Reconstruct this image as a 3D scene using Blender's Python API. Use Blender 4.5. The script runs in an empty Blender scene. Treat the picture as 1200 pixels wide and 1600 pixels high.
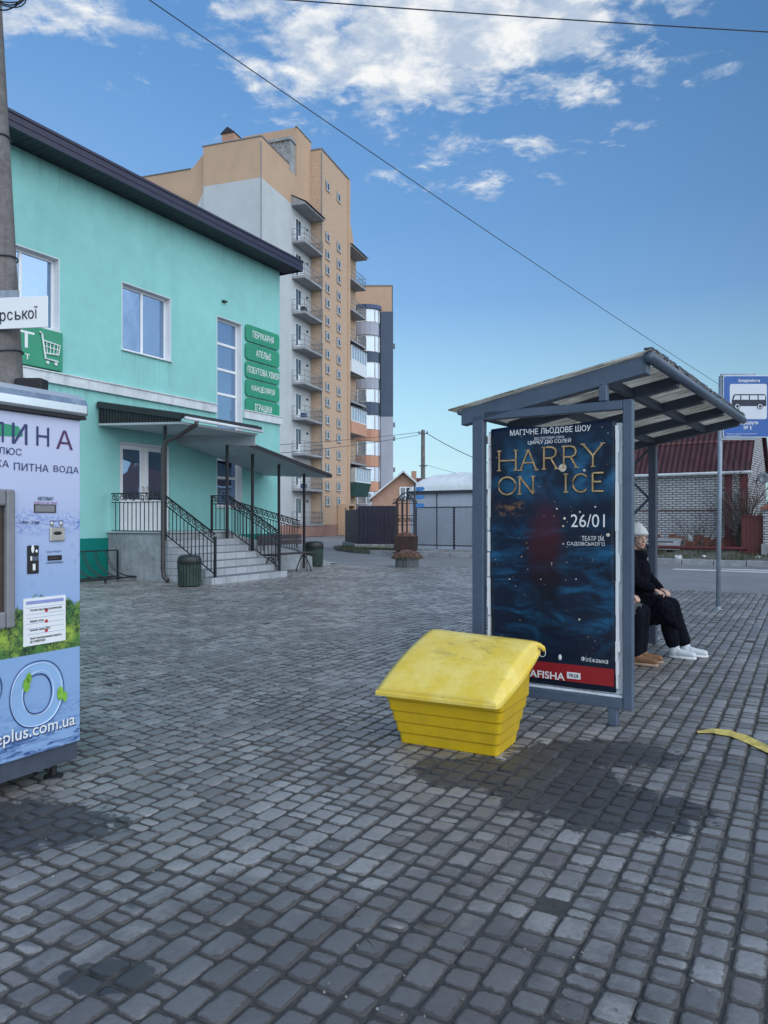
import bpy, bmesh, math, random
import numpy as np
from mathutils import Vector, Matrix, noise as mnoise
random.seed(7)
R = math.radians
SC = bpy.context.scene
COL = SC.collection

# ------------------------------------------------------------------ camera
CAM_H = 1.5            # eye height; the horizon lies on row 811 of 1600
F = 1200.0             # focal length in photo pixels
cam = bpy.data.cameras.new('camera'); camo = bpy.data.objects.new('camera', cam); COL.objects.link(camo)
camo.location = (0, 0, CAM_H); camo.rotation_euler = (R(90), 0, 0)
cam.sensor_width = 36; cam.lens = 27.0; cam.shift_y = 11/1600
cam.clip_start = 0.05; cam.clip_end = 3000
SC.camera = camo
SC.render.resolution_x = 768; SC.render.resolution_y = 1024

# ------------------------------------------------------------------ sky and sun
SUN_AZ, SUN_EL = R(-27), R(21)          # behind the tall flats on the left: the square lies in their shadow
sd = Vector((math.sin(SUN_AZ)*math.cos(SUN_EL), math.cos(SUN_AZ)*math.cos(SUN_EL), math.sin(SUN_EL)))
sun = bpy.data.lights.new('sun', 'SUN'); suno = bpy.data.objects.new('sun', sun); COL.objects.link(suno)
sun.energy = 2.5; sun.angle = R(0.5); sun.color = (1, .93, .82)
suno.rotation_euler = sd.to_track_quat('Z', 'Y').to_euler(); suno.location = (-20, 40, 60)

class NT:
    """small helper round a node tree"""
    def __init__(s, tree): s.t = tree; s.n = tree.nodes; s.l = tree.links
    def new(s, kind, **kw):
        n = s.n.new(kind)
        for k, v in kw.items(): setattr(n, k, v)
        return n
    def put(s, sock, v):
        if v is None: return
        if isinstance(v, bpy.types.NodeSocket): s.l.new(v, sock)
        else:
            if sock.type == 'RGBA' and isinstance(v, (tuple, list)) and len(v) == 3: v = (*v, 1)
            sock.default_value = v
    def math(s, op, a, b=None, c=None, clamp=False):
        n = s.new('ShaderNodeMath', operation=op, use_clamp=clamp)
        s.put(n.inputs[0], a); s.put(n.inputs[1], b); s.put(n.inputs[2], c); return n.outputs[0]
    def vmath(s, op, a, b=None, out=0):
        n = s.new('ShaderNodeVectorMath', operation=op); s.put(n.inputs[0], a)
        if b is not None: s.put(n.inputs[3 if op == 'SCALE' else 1], b)
        return n.outputs['Value'] if op in ('LENGTH', 'DISTANCE', 'DOT_PRODUCT') else n.outputs[0]
    def mix(s, f, a, b, mode='MIX'):
        n = s.new('ShaderNodeMix', data_type='RGBA', blend_type=mode)
        s.put(n.inputs[0], f); s.put(n.inputs[6], a); s.put(n.inputs[7], b); return n.outputs[2]
    def ss(s, v, lo, hi, a=0., b=1.):
        n = s.new('ShaderNodeMapRange', interpolation_type='SMOOTHSTEP')
        s.put(n.inputs[0], v)
        for i, q in enumerate((lo, hi, a, b)): s.put(n.inputs[1+i], q)
        return n.outputs[0]
    def lin(s, v, lo, hi, a=0., b=1.):
        n = s.new('ShaderNodeMapRange'); s.put(n.inputs[0], v)
        for i, q in enumerate((lo, hi, a, b)): s.put(n.inputs[1+i], q)
        return n.outputs[0]
    def noise(s, vec, scale=5., detail=4., rough=.55, dist=0., color=False):
        n = s.new('ShaderNodeTexNoise'); s.put(n.inputs['Vector'], vec)
        s.put(n.inputs['Scale'], scale); s.put(n.inputs['Detail'], detail); s.put(n.inputs['Roughness'], rough); s.put(n.inputs['Distortion'], dist)
        return n.outputs['Color' if color else 'Fac']
    def sep(s, v):
        n = s.new('ShaderNodeSeparateXYZ'); s.put(n.inputs[0], v); return n.outputs
    def comb(s, x=0., y=0., z=0.):
        n = s.new('ShaderNodeCombineXYZ'); s.put(n.inputs[0], x); s.put(n.inputs[1], y); s.put(n.inputs[2], z); return n.outputs[0]
    def coord(s, which='Object'): return s.new('ShaderNodeTexCoord').outputs[which]
    def bump(s, h, strength=.3, dist=.01):
        n = s.new('ShaderNodeBump'); s.put(n.inputs['Strength'], strength); s.put(n.inputs['Distance'], dist); s.put(n.inputs['Height'], h)
        return n.outputs[0]

W = bpy.data.worlds.new('World'); SC.world = W; W.use_nodes = True
w = NT(W.node_tree); w.n.clear()
sky = w.new('ShaderNodeTexSky', sky_type='NISHITA', sun_disc=False)
sky.sun_elevation = SUN_EL; sky.sun_rotation = SUN_AZ
sky.air_density = 1.0; sky.dust_density = 0.3; sky.ozone_density = 1.6; sky.altitude = 200
gen = w.coord('Generated')
sx, sy, sz = w.sep(gen)
zz = w.math('ADD', w.math('MAXIMUM', sz, 0.02), 0.0)
px = w.math('DIVIDE', sx, zz); py = w.math('DIVIDE', sy, zz)
pp = w.comb(px, py, 0)
SKY_S = 0.06
nish = w.vmath('SCALE', w.mix(1.0, sky.outputs[0], (.80, .95, 1.10), 'MULTIPLY'), SKY_S)
# clear winter sky: pale at the horizon, deeper overhead, brighter towards the hidden sun
ramp = w.new('ShaderNodeValToRGB'); cr = ramp.color_ramp
for k_, (p_, c_) in enumerate(((0., (.56, .84, .93)), (.07, (.55, .84, .96)), (.14, (.44, .76, .945)), (.27, (.215, .44, .78)), (.36, (.155, .35, .68)), (.50, (.108, .28, .585)), (1., (.07, .19, .46)))):
    e_ = cr.elements[k_] if k_ < 2 else cr.elements.new(p_)
    e_.position = p_; e_.color = (*c_, 1)
cr.elements[1].position = .07
w.put(ramp.inputs[0], sz)
cs = w.vmath('DOT_PRODUCT', gen, tuple(sd))
base = w.vmath('SCALE', ramp.outputs[0], w.lin(cs, .58, 1.0, .80, 1.26))
base = w.mix(.16, base, nish)
# broken clouds above the flats
n1 = w.noise(pp, 5.5, 9, .62, .35)
n2 = w.noise(pp, 19.0, 6, .6, .4)
nn = w.math('ADD', w.math('MULTIPLY', n1, .68), w.math('MULTIPLY', n2, .32))
blobs = [(.04, 1.62, .34, .30, 1.35), (.14, 1.52, .44, .22, 1.35), (.40, 1.78, .34, .12, .85), (.60, 1.70, .20, .09, .60), (-.62, 1.52, .26, .14, .80), (.26, 2.30, .22, .13, .72), (.10, 2.22, .16, .10, .60), (.42, 2.06, .22, .09, .66),
         (.12, 2.02, .22, .12, .55), (-.25, 1.95, .22, .16, .50), (-.62, 1.74, .10, .09, .55), (.1, 1.1, .9, .30, 1.0), (.62, 1.95, .08, .04, .5), (-.28, 1.66, .14, .14, .7)]
mask = None
for cx, cy, rx, ry, a in blobs:
    dx_ = w.math('DIVIDE', w.math('SUBTRACT', px, cx), rx); dy_ = w.math('DIVIDE', w.math('SUBTRACT', py, cy), ry)
    q = w.math('ADD', w.math('MULTIPLY', dx_, dx_), w.math('MULTIPLY', dy_, dy_))
    e = w.math('MULTIPLY', w.math('POWER', 2.718, w.math('MULTIPLY', q, -1.0)), a)
    mask = e if mask is None else w.math('MAXIMUM', mask, e)
dens = w.ss(w.math('ADD', w.math('MULTIPLY', mask, .62), w.math('MULTIPLY', w.math('SUBTRACT', nn, .5), 2.1)), .24, .66)
dens = w.math('MULTIPLY', dens, w.ss(mask, .03, .2))
shade = w.ss(w.noise(pp, 9.0, 6, .6, .2), .38, .66)
ccol = w.mix(shade, (.50, .60, .74), (1.0, 1.0, .98))
col_ = w.mix(w.math('MULTIPLY', dens, .93), base, ccol)
# added fill light, drawn as an unseen bank of bright cloud behind the viewer
vb = w.noise(gen, 2.6, 5, .55, .3)
VEIL_FILL = (2.55, 2.80, 3.12)
vd = w.vmath('DOT_PRODUCT', gen, (.56, -.81, .15))
veil_fill = w.math('MULTIPLY', w.ss(w.math('ADD', w.math('MULTIPLY', w.math('SUBTRACT', vb, .5), .5), vd), .12, .72), w.ss(sz, -.05, .1))
col_ = w.mix(w.math('MULTIPLY', veil_fill, .85), col_, w.mix(w.ss(vb, .35, .65), tuple(c*.75 for c in VEIL_FILL), VEIL_FILL))
bg = w.new('ShaderNodeBackground'); w.put(bg.inputs[0], col_); bg.inputs[1].default_value = 1.0
wo = w.new('ShaderNodeOutputWorld'); w.l.new(bg.outputs[0], wo.inputs[0])

vs = SC.view_settings
vs.view_transform = 'Standard'; vs.look = 'None'; vs.exposure = 0.0; vs.gamma = 1.0
try: vs.use_curve_mapping = False
except Exception: pass
SC.render.engine = 'CYCLES'
SC.cycles.max_bounces = 6; SC.cycles.diffuse_bounces = 3; SC.cycles.glossy_bounces = 3; SC.cycles.transmission_bounces = 4; SC.cycles.transparent_max_bounces = 6
SC.cycles.use_denoising = True

# ------------------------------------------------------------------ mesh helpers
class MB:
    def __init__(s): s.v = []; s.f = []
    def add(s, vs_, fs):
        o = len(s.v); s.v += [tuple(v) for v in vs_]; s.f += [tuple(i+o for i in f) for f in fs]; return s
    def box(s, x0, x1, y0, y1, z0, z1):
        v = [(x, y, z) for z in (z0, z1) for y in (y0, y1) for x in (x0, x1)]
        return s.add(v, [(0,2,3,1), (4,5,7,6), (0,1,5,4), (2,6,7,3), (0,4,6,2), (1,3,7,5)])
    def obox(s, c, size, ex, ez):
        ex = Vector(ex).normalized(); ez = Vector(ez); ez = (ez - ex*ez.dot(ex)).normalized(); ey = ez.cross(ex)
        h = [q/2 for q in size]; c = Vector(c)
        v = [c + ex*x*h[0] + ey*y*h[1] + ez*z*h[2] for z in (-1, 1) for y in (-1, 1) for x in (-1, 1)]
        return s.add(v, [(0,2,3,1), (4,5,7,6), (0,1,5,4), (2,6,7,3), (0,4,6,2), (1,3,7,5)])
    def bar(s, a, b, w_, h=None, up=(0, 0, 1)):
        a = Vector(a); b = Vector(b); d = b-a
        if abs(d.normalized().dot(Vector(up).normalized())) > .98: up = (0, 1, 0)
        return s.obox((a+b)/2, (d.length, w_, h or w_), d, up)
    def tube(s, pts, r, n=6, closed=False, caps=True):
        pts = [Vector(p) for p in pts]; m = len(pts)
        rs = r if isinstance(r, (list, tuple)) else [r]*m
        prev = None; rings = []
        for i, p in enumerate(pts):
            if closed: t = pts[(i+1) % m]-pts[i-1]
            else: t = pts[min(i+1, m-1)]-pts[max(i-1, 0)]
            t = t.normalized() if t.length > 1e-9 else Vector((0, 0, 1))
            if prev is None:
                u = t.cross(Vector((0, 0, 1)));
                if u.length < .05: u = t.cross(Vector((0, 1, 0)))
            else: u = prev - t*prev.dot(t)
            if u.length < 1e-6: u = t.orthogonal()
            u.normalize(); prev = u; v = t.cross(u)
            rings.append([p + (u*math.cos(2*math.pi*k/n) + v*math.sin(2*math.pi*k/n))*rs[i] for k in range(n)])
        V = [q for ring in rings for q in ring]; Fs = []
        for i in range(m if closed else m-1):
            j = (i+1) % m
            for k in range(n): Fs.append((i*n+k, i*n+(k+1) % n, j*n+(k+1) % n, j*n+k))
        if caps and not closed: Fs += [tuple(range(n-1, -1, -1)), tuple((m-1)*n+k for k in range(n))]
        return s.add(V, Fs)
    def prism(s, poly, vec):
        n = len(poly); vec = Vector(vec); a = [Vector(p) for p in poly]
        return s.add(a + [p+vec for p in a], [tuple(range(n-1, -1, -1)), tuple(range(n, 2*n))] + [(i, (i+1) % n, n+(i+1) % n, n+i) for i in range(n)])
    def lathe(s, prof, n=16, c=(0, 0, 0), caps=True):
        V = []; Fs = []; m = len(prof)
        for r, z in prof:
            for k in range(n):
                t = 2*math.pi*k/n; V.append((c[0]+r*math.cos(t), c[1]+r*math.sin(t), c[2]+z))
        for i in range(m-1):
            for k in range(n): Fs.append((i*n+k, i*n+(k+1) % n, (i+1)*n+(k+1) % n, (i+1)*n+k))
        if caps: Fs += [tuple(range(n-1, -1, -1)), tuple((m-1)*n+k for k in range(n))]
        return s.add(V, Fs)
    def ball(s, c, r, n=10, m=7):
        r = r if isinstance(r, (tuple, list)) else (r, r, r); V = []; Fs = []
        for i in range(1, m):
            ph = math.pi*i/m
            for k in range(n):
                t = 2*math.pi*k/n
                V.append((c[0]+r[0]*math.sin(ph)*math.cos(t), c[1]+r[1]*math.sin(ph)*math.sin(t), c[2]+r[2]*math.cos(ph)))
        top = len(V); V.append((c[0], c[1], c[2]+r[2])); V.append((c[0], c[1], c[2]-r[2]))
        for i in range(m-2):
            for k in range(n): Fs.append((i*n+k, (i+1)*n+k, (i+1)*n+(k+1) % n, i*n+(k+1) % n))
        for k in range(n):
            Fs.append((top, k, (k+1) % n)); Fs.append((top+1, (m-2)*n+(k+1) % n, (m-2)*n+k))
        return s.add(V, Fs)
    def capsule(s, a, ra, b, rb, n=12):
        a = Vector(a); b = Vector(b)
        s.ball(a, ra, n, 8); s.ball(b, rb, n, 8); return s.tube([a, b], [ra, rb], n)
    def grid(s, fn, nu, nv):
        V = [fn(i/nu, j/nv) for j in range(nv+1) for i in range(nu+1)]
        return s.add(V, [(j*(nu+1)+i, j*(nu+1)+i+1, (j+1)*(nu+1)+i+1, (j+1)*(nu+1)+i) for j in range(nv) for i in range(nu)])
    def build(s, name, mat, parent=None, smooth=False, bevel=0, fix=True, seg=1):
        me = bpy.data.meshes.new(name); me.from_pydata(s.v, [], s.f)
        if fix:
            bm = bmesh.new(); bm.from_mesh(me); bmesh.ops.recalc_face_normals(bm, faces=bm.faces); bm.to_mesh(me); bm.free()
        me.materials.append(mat)
        if smooth: me.shade_smooth()
        o = bpy.data.objects.new(name, me); COL.objects.link(o)
        if parent is not None: o.parent = parent
        if bevel:
            b = o.modifiers.new('bevel', 'BEVEL'); b.width = bevel; b.segments = seg; b.limit_method = 'ANGLE'; b.angle_limit = R(40)
        return o

def tag(o, label=None, cat=None, group=None, kind=None):
    if label: o['label'] = label
    if cat: o['category'] = cat
    if group: o['group'] = group
    if kind: o['kind'] = kind
    return o
def thing(name, label, cat, loc=(0, 0, 0), rz=0, group=None):
    o = bpy.data.objects.new(name, None); COL.objects.link(o); o.empty_display_size = .2
    o.location = loc; o.rotation_euler = (0, 0, rz)
    return tag(o, label, cat, group)
def dup(o, loc=None, rz=None, label=None, parent=None):
    c = o.copy(); COL.objects.link(c)
    if parent is not None: c.parent = parent
    if loc is not None: c.location = loc
    if rz is not None: c.rotation_euler = (0, 0, rz)
    if label: c['label'] = label
    for ch in list(o.children): dup(ch, parent=c)
    return c

class Fr:
    """a vertical-plane frame: local x runs along (dx,dy), local y = (-dy,dx) (away from the viewer), z up"""
    def __init__(s, p, dx, dy):
        l = math.hypot(dx, dy); s.p = p; s.d = (dx/l, dy/l); s.e = (-dy/l, dx/l); s.rz = math.atan2(dy, dx)
    def w(s, x, y, z=0): return (s.p[0]+s.d[0]*x+s.e[0]*y, s.p[1]+s.d[1]*x+s.e[1]*y, z)
    def pix(s, u, v, y=0.):
        r = (u-600)/F; bx = s.p[0]+s.e[0]*y; by = s.p[1]+s.e[1]*y
        x = (r*by-bx)/(s.d[0]-r*s.d[1]); Y = by+s.d[1]*x
        return x, CAM_H+(811-v)*Y/F
def gp(u, v, z=0.):
    Y = (CAM_H-z)*F/(v-811); return ((u-600)/F*Y, Y, z)

def text_mesh(body, bold=0.):
    cu = bpy.data.curves.new('t', 'FONT'); cu.body = body; cu.size = 1; cu.offset = bold; cu.resolution_u = 3
    o = bpy.data.objects.new('t', cu); COL.objects.link(o)
    dg = bpy.context.evaluated_depsgraph_get(); me = bpy.data.meshes.new_from_object(o.evaluated_get(dg))
    bpy.data.objects.remove(o); bpy.data.curves.remove(cu); return me
def text_box(mb, body, x0, x1, z0, z1, y, bold=0., shear=0.):
    """lettering that fills the box x0..x1, z0..z1 on the plane y, facing -y; z0 is a pair for a slanting base line"""
    me = text_mesh(body); vs_ = [tuple(v.co) for v in me.vertices]; fs = [tuple(p.vertices) for p in me.polygons]
    bpy.data.meshes.remove(me)
    if not vs_: return mb
    a = min(v[0] for v in vs_); b = max(v[0] for v in vs_); c = min(v[1] for v in vs_); d = max(v[1] for v in vs_)
    za, zb = z0 if isinstance(z0, tuple) else (z0, z0); h = z1-za
    for k, (ox, oz) in enumerate(((0, 0), (1, .3), (-1, -.3), (.4, -1), (-.4, 1)) if bold else ((0, 0),)):
        out = []
        for v in vs_:
            t = (v[0]-a)/(b-a); q = (v[1]-c)/(d-c)
            out.append((x0+(x1-x0)*t+shear*q*h+ox*bold*h*.9, y-.0002*k, za+(zb-za)*t+h*q+oz*bold*h*.6))
        mb.add(out, fs)
    return mb
# ------------------------------------------------------------------ materials
def mat(name, col, rough=.7, var=.12, scale=3., bump=0., bscale=40., metal=0., spec=.5, col2=None, detail=5., streak=None, coat=0., dist=.01):
    """procedural surface: colour broken up by two scales of noise, optional vertical streaks, optional bump"""
    m = bpy.data.materials.new(name); m.use_nodes = True; t = NT(m.node_tree); t.n.clear()
    b = t.new('ShaderNodeBsdfPrincipled'); o = t.new('ShaderNodeOutputMaterial'); t.l.new(b.outputs[0], o.inputs[0])
    co = t.coord()
    n = t.noise(co, scale, detail, .6, .2); n2 = t.noise(co, scale*7, 3, .6)
    k = t.math('ADD', t.math('MULTIPLY', n, .65), t.math('MULTIPLY', n2, .35))
    lo = tuple(c*(1-var*1.6) for c in col); hi = tuple(min(c*(1+var*1.6), 1) for c in col)
    if col2: lo, hi = col, col2
    c = t.mix(t.ss(k, .3, .7), lo, hi)
    if streak:
        x, y, z = t.sep(co)
        sn = t.noise(t.comb(t.math('MULTIPLY', t.math('ADD', x, y), streak[1]), 0., t.math('MULTIPLY', z, streak[1]*.06)), 1., 4, .6)
        c = t.mix(t.math('MULTIPLY', t.ss(sn, .5, .75), streak[0]), c, streak[2])
    t.put(b.inputs['Base Color'], c)
    t.put(b.inputs['Roughness'], t.lin(n2, .3, .7, max(rough-.08, .02), min(rough+.08, 1)))
    b.inputs['Metallic'].default_value = metal; b.inputs['Specular IOR Level'].default_value = spec
    if coat: b.inputs['Coat Weight'].default_value = coat
    if bump: t.put(b.inputs['Normal'], t.bump(t.noise(co, bscale, 5, .6), bump, dist))
    return m
def glass_mat(name, tint=(.03, .045, .06), refl=(.62, .72, .85), k=.5, wob=.0):
    m = bpy.data.materials.new(name); m.use_nodes = True; t = NT(m.node_tree); t.n.clear()
    d = t.new('ShaderNodeBsdfDiffuse'); g = t.new('ShaderNodeBsdfGlossy'); x = t.new('ShaderNodeMixShader'); o = t.new('ShaderNodeOutputMaterial')
    co = t.coord(); n = t.noise(co, 1.3, 3)
    t.put(d.inputs[0], t.mix(n, tint, tuple(c*2.2 for c in tint)))
    g.inputs[0].default_value = (*refl, 1); g.inputs[1].default_value = .02
    fr = t.new('ShaderNodeFresnel'); fr.inputs[0].default_value = 1.5
    if wob: t.put(g.inputs['Normal'], t.bump(t.noise(co, 1.6, 2), wob, .05))
    t.put(x.inputs[0], t.math('ADD', t.math('MULTIPLY', fr.outputs[0], 1-k), k))
    t.l.new(d.outputs[0], x.inputs[1]); t.l.new(g.outputs[0], x.inputs[2]); t.l.new(x.outputs[0], o.inputs[0]); return m
def brick_mat(name, c1, c2, mortar, bw=.26, bh=.077, rough=.85, msize=.012, dirt=(.12, .1, .1), dk=.25):
    m = bpy.data.materials.new(name); m.use_nodes = True; t = NT(m.node_tree); t.n.clear()
    b = t.new('ShaderNodeBsdfPrincipled'); o = t.new('ShaderNodeOutputMaterial'); t.l.new(b.outputs[0], o.inputs[0])
    co = t.coord(); x, y, z = t.sep(co)
    v = t.comb(t.math('ADD', x, y), z, 0.)
    br = t.new('ShaderNodeTexBrick'); t.put(br.inputs['Vector'], v)
    for k, q in (('Color1', (*c1, 1)), ('Color2', (*c2, 1)), ('Mortar', (*mortar, 1)), ('Scale', 1.), ('Mortar Size', msize), ('Mortar Smooth', .2), ('Bias', -.2), ('Brick Width', bw), ('Row Height', bh)):
        br.inputs[k].default_value = q
    n = t.noise(co, 1.1, 5)
    c = t.mix(t.math('MULTIPLY', t.ss(n, .48, .75), dk), br.outputs[0], dirt)
    t.put(b.inputs['Base Color'], c); b.inputs['Roughness'].default_value = rough
    t.put(b.inputs['Normal'], t.bump(t.math('ADD', t.math('MULTIPLY', br.outputs[1], -1.), t.math('MULTIPLY', t.noise(co, 60, 3), .3)), .4, .01)); return m

M = {}
M['mint'] = mat('mint_render', (.275, .595, .555), .9, .06, .35, .25, 140, spec=.2, streak=(.28, 1.4, (.20, .46, .42)), dist=.004)
M['teal'] = mat('teal_plinth', (.0, .19, .16), .85, .08, .6, .2, 90, spec=.3)
M['ledge'] = mat('painted_ledge', (.62, .66, .68), .8, .10, 1.5, .1, 60, streak=(.45, 4, (.30, .33, .34)))
M['white'] = mat('white_reveal', (.74, .76, .78), .75, .04, 1.2, .05, 60)
M['pvc'] = mat('white_window_frame', (.78, .80, .82), .35, .03, 2., 0)
M['glass'] = glass_mat('window_glass', refl=(.46,.64,.90), k=.52, wob=.10)
M['glass_d'] = glass_mat('dim_window_glass', (.02, .025, .03), (.5, .55, .62), .22)
M['fascia'] = mat('violet_brown_metal', (.020, .019, .050), .38, .12, 1.2, .02, 30, spec=.5, streak=(.25, 3, (.04, .038, .075)))
M['soffit'] = mat('dark_soffit', (.016, .015, .026), .55, .15, 2)
M['darkmetal'] = mat('black_brown_metal', (.022, .019, .024), .42, .2, 4, .03, 60)
M['canopysoffit'] = mat('grey_white_soffit', (.42, .44, .47), .6, .05, 1.5)
M['steptile'] = None
M['wrought'] = mat('dark_wrought_iron', (.012, .014, .018), .5, .2, 8)
M['pipe'] = mat('brown_drainpipe', (.045, .038, .042), .35, .15, 3)
M['signgreen'] = mat('green_sign_face', (.018, .27, .145), .35, .08, .9, streak=(.2, 3, (.03, .33, .2)))
M['ltr'] = mat('white_lettering', (.80, .82, .83), .5, .02, 3)
M['binwood'] = mat('green_stained_slats', (.022, .045, .036), .75, .3, 5, .15, 40, streak=(.4, 20, (.04, .055, .05)))
M['binlid'] = mat('black_bin_rim', (.018, .021, .025), .5, .2, 5)
M['bench'] = mat('dark_bench_wood', (.040, .034, .036), .65, .2, 5, .1, 50)
M['aptwhite'] = mat('pale_grey_render', (.52, .55, .56), .9, .06, .12, .05, 30, spec=.2, streak=(.35, .7, (.44, .47, .49)))
M['apttan'] = mat('tan_render', (.54, .375, .26), .9, .06, .12, .05, 30, spec=.2, streak=(.30, .7, (.43, .31, .215)))
M['apttan_face'] = mat('speckled_tan_brick', (.54, .385, .275), .9, .10, 5.0, .1, 30, spec=.2)
M['aptpink'] = mat('pinkish_plinth', (.34, .20, .165), .9, .1, .5)
M['concrete'] = mat('grey_concrete', (.30, .31, .32), .9, .2, 1.6, .25, 50, streak=(.3, 4, (.16, .16, .16)))
M['slab'] = mat('balcony_concrete', (.30, .31, .325), .85, .12, 1.0)
M['rail'] = mat('grey_railing', (.20, .22, .24), .5, .1, 2)
M['slate'] = mat('slate_blue_render', (.085, .115, .17), .85, .08, .4)
M['ltgrey'] = mat('light_grey_render', (.42, .45, .53), .85, .06, .3)
M['orange'] = mat('orange_panel', (.56, .30, .20), .8, .06, .6)
M['greenpanel'] = mat('dark_green_panel', (.012, .06, .055), .5, .1, .8)
M['blueroof'] = mat('blue_sheet_roof', (.03, .07, .17), .4, .1, 1)
M['frost'] = glass_mat('balcony_glazing', (.22, .26, .30), (.7, .78, .88), .35)
M['fence'] = mat('plum_sheet_metal', (.030, .026, .045), .42, .12, 1.2, .02, 20, spec=.5)
M['rubble'] = mat('rubble_stone_base', (.26, .27, .25), .95, .35, 9, .6, 24, dist=.03)
M['wire'] = mat('grey_netting_wire', (.10, .11, .14), .5, .1, 5)
M['mesh'] = mat('dark_wire', (.045, .05, .065), .5, .1, 5)
M['tent'] = mat('white_tarpaulin', (.78, .81, .82), .5, .06, .8, .5, 3, dist=.12)
M['tentw'] = mat('grey_tarpaulin_wall', (.50, .55, .64), .6, .05, .8)
M['rust'] = mat('rusty_brown_metal', (.03, .018, .018), .75, .3, 5, .2, 40, col2=(.065, .032, .026))
M['brickred'] = brick_mat('red_brick', (.42, .20, .125), (.50, .26, .17), (.45, .36, .30), dk=.1)
M['brickwhite'] = brick_mat('white_silicate_brick', (.46, .47, .48), (.37, .385, .40), (.07, .07, .085), .27, .088, msize=.016, dk=.3)
M['maroon'] = mat('maroon_slate_roof', (.058, .019, .026), .85, .22, 2.5, .1, 40, streak=(.8, 7, (.060, .038, .044)))
M['maroon2'] = mat('maroon_tile_roof', (.10, .035, .038), .8, .15, 2)
M['redbrickpaint'] = mat('red_brown_brick_course', (.22, .085, .055), .9, .25, 3, .3, 30)
M['redgate'] = mat('red_painted_metal', (.12, .032, .028), .5, .1, 2)
M['redpipe'] = mat('dull_red_pipe', (.12, .025, .03), .6, .2, 3)
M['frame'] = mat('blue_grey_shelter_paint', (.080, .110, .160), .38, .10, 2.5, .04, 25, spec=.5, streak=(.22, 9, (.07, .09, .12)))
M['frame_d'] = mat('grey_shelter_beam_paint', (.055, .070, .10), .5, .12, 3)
M['backing'] = mat('white_board_edge', (.62, .68, .74), .7, .12, 6, .3, 30, streak=(.5, 15, (.3, .38, .46)))
M['gold'] = mat('gilded_lettering', (.50, .34, .17), .35, .35, 14, metal=.35)
M['red'] = mat('red_poster_band', (.30, .010, .016), .5, .06, 2)
M['yellow'] = None
M['signblue'] = mat('blue_sign_face', (.010, .095, .36), .4, .05, 1.2)
M['signwhite'] = mat('pale_sign_panel', (.62, .66, .72), .45, .03, 1.5)
M['signdark'] = mat('dark_blue_symbol', (.006, .012, .035), .5, .05, 2)
M['galv'] = mat('galvanised_pole', (.26, .31, .37), .45, .12, 3, metal=.2, streak=(.5, 12, (.12, .13, .15)))
M['kerb'] = mat('concrete_kerb', (.30, .31, .33), .9, .18, 3, .3, 60)
M['roadpaint'] = mat('worn_white_paint', (.68, .70, .72), .8, .18, 3, .1, 60)
M['bark'] = mat('grey_brown_twigs', (.085, .065, .06), .9, .25, 6)
M['polec'] = mat('rough_concrete_pole', (.175, .165, .16), .95, .22, 2.2, .7, 26, streak=(.65, 9, (.10, .095, .095)), dist=.02)
M['black'] = mat('black_rubber', (.012, .012, .014), .6, .2, 5)
M['capsteel'] = mat('brushed_steel_cap', (.62, .66, .70), .22, .06, 1.5, .03, 8, metal=.85)
M['steel'] = mat('stainless_steel', (.55, .52, .48), .3, .1, 4, metal=.8)
M['navy'] = mat('navy_print', (.020, .030, .13), .4, .05, 2)
M['plum'] = mat('plum_print', (.085, .025, .10), .4, .05, 2)
M['greyframe'] = mat('grey_niche_frame', (.20, .205, .22), .4, .1, 3)
M['niche'] = mat('brown_niche', (.05, .035, .03), .6, .2, 3)
M['skin'] = mat('skin', (.50, .31, .24), .55, .08, 12)
M['fur'] = mat('black_fur_coat', (.006, .007, .013), .9, .4, 40, .8, 160, spec=.1, dist=.02)
M['trous'] = mat('black_trousers', (.005, .006, .011), .9, .25, 10, .3, 60, spec=.1)
M['hat'] = mat('white_knit_hat', (.60, .63, .62), .9, .06, 10, .6, 120, dist=.006)
M['sneak'] = mat('white_leather_shoe', (.58, .62, .66), .5, .06, 10)
M['tanshoe'] = mat('tan_suede_shoe', (.20, .10, .05), .8, .12, 10)
M['sole'] = mat('rubber_sole', (.42, .30, .22), .7, .1, 10)
M['hair'] = mat('brown_hair', (.03, .02, .015), .6, .3, 30)
M['bag'] = mat('grey_coat_cloth', (.075, .085, .095), .85, .15, 8, .2, 60)
M['drymum'] = mat('dry_rust_petals', (.12, .055, .05), .9, .5, 12, col2=(.20, .12, .09))
M['dryleaf'] = mat('olive_leaves', (.055, .06, .02), .9, .4, 9)
M['grass'] = mat('short_grass', (.035, .055, .02), .9, .4, 3, col2=(.11, .11, .07))
M['soil'] = mat('soil_and_rubble', (.075, .08, .055), .95, .45, 3, .7, 12, col2=(.16, .16, .14), dist=.04)
M['litter'] = mat('pale_rubbish', (.55, .57, .58), .8, .2, 9)
M['lblue'] = mat('small_blue_plate', (.02, .16, .42), .5, .05, 3)

def asphalt(name, c, c2):
    m = mat(name, c, .75, .2, .35, .35, 120, col2=c2, dist=.008); return m
M['road'] = asphalt('asphalt', (.165, .170, .178), (.235, .240, .248))
M['ground'] = mat('earth', (.10, .10, .085), .95, .3, .2, .2, 10)

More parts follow.
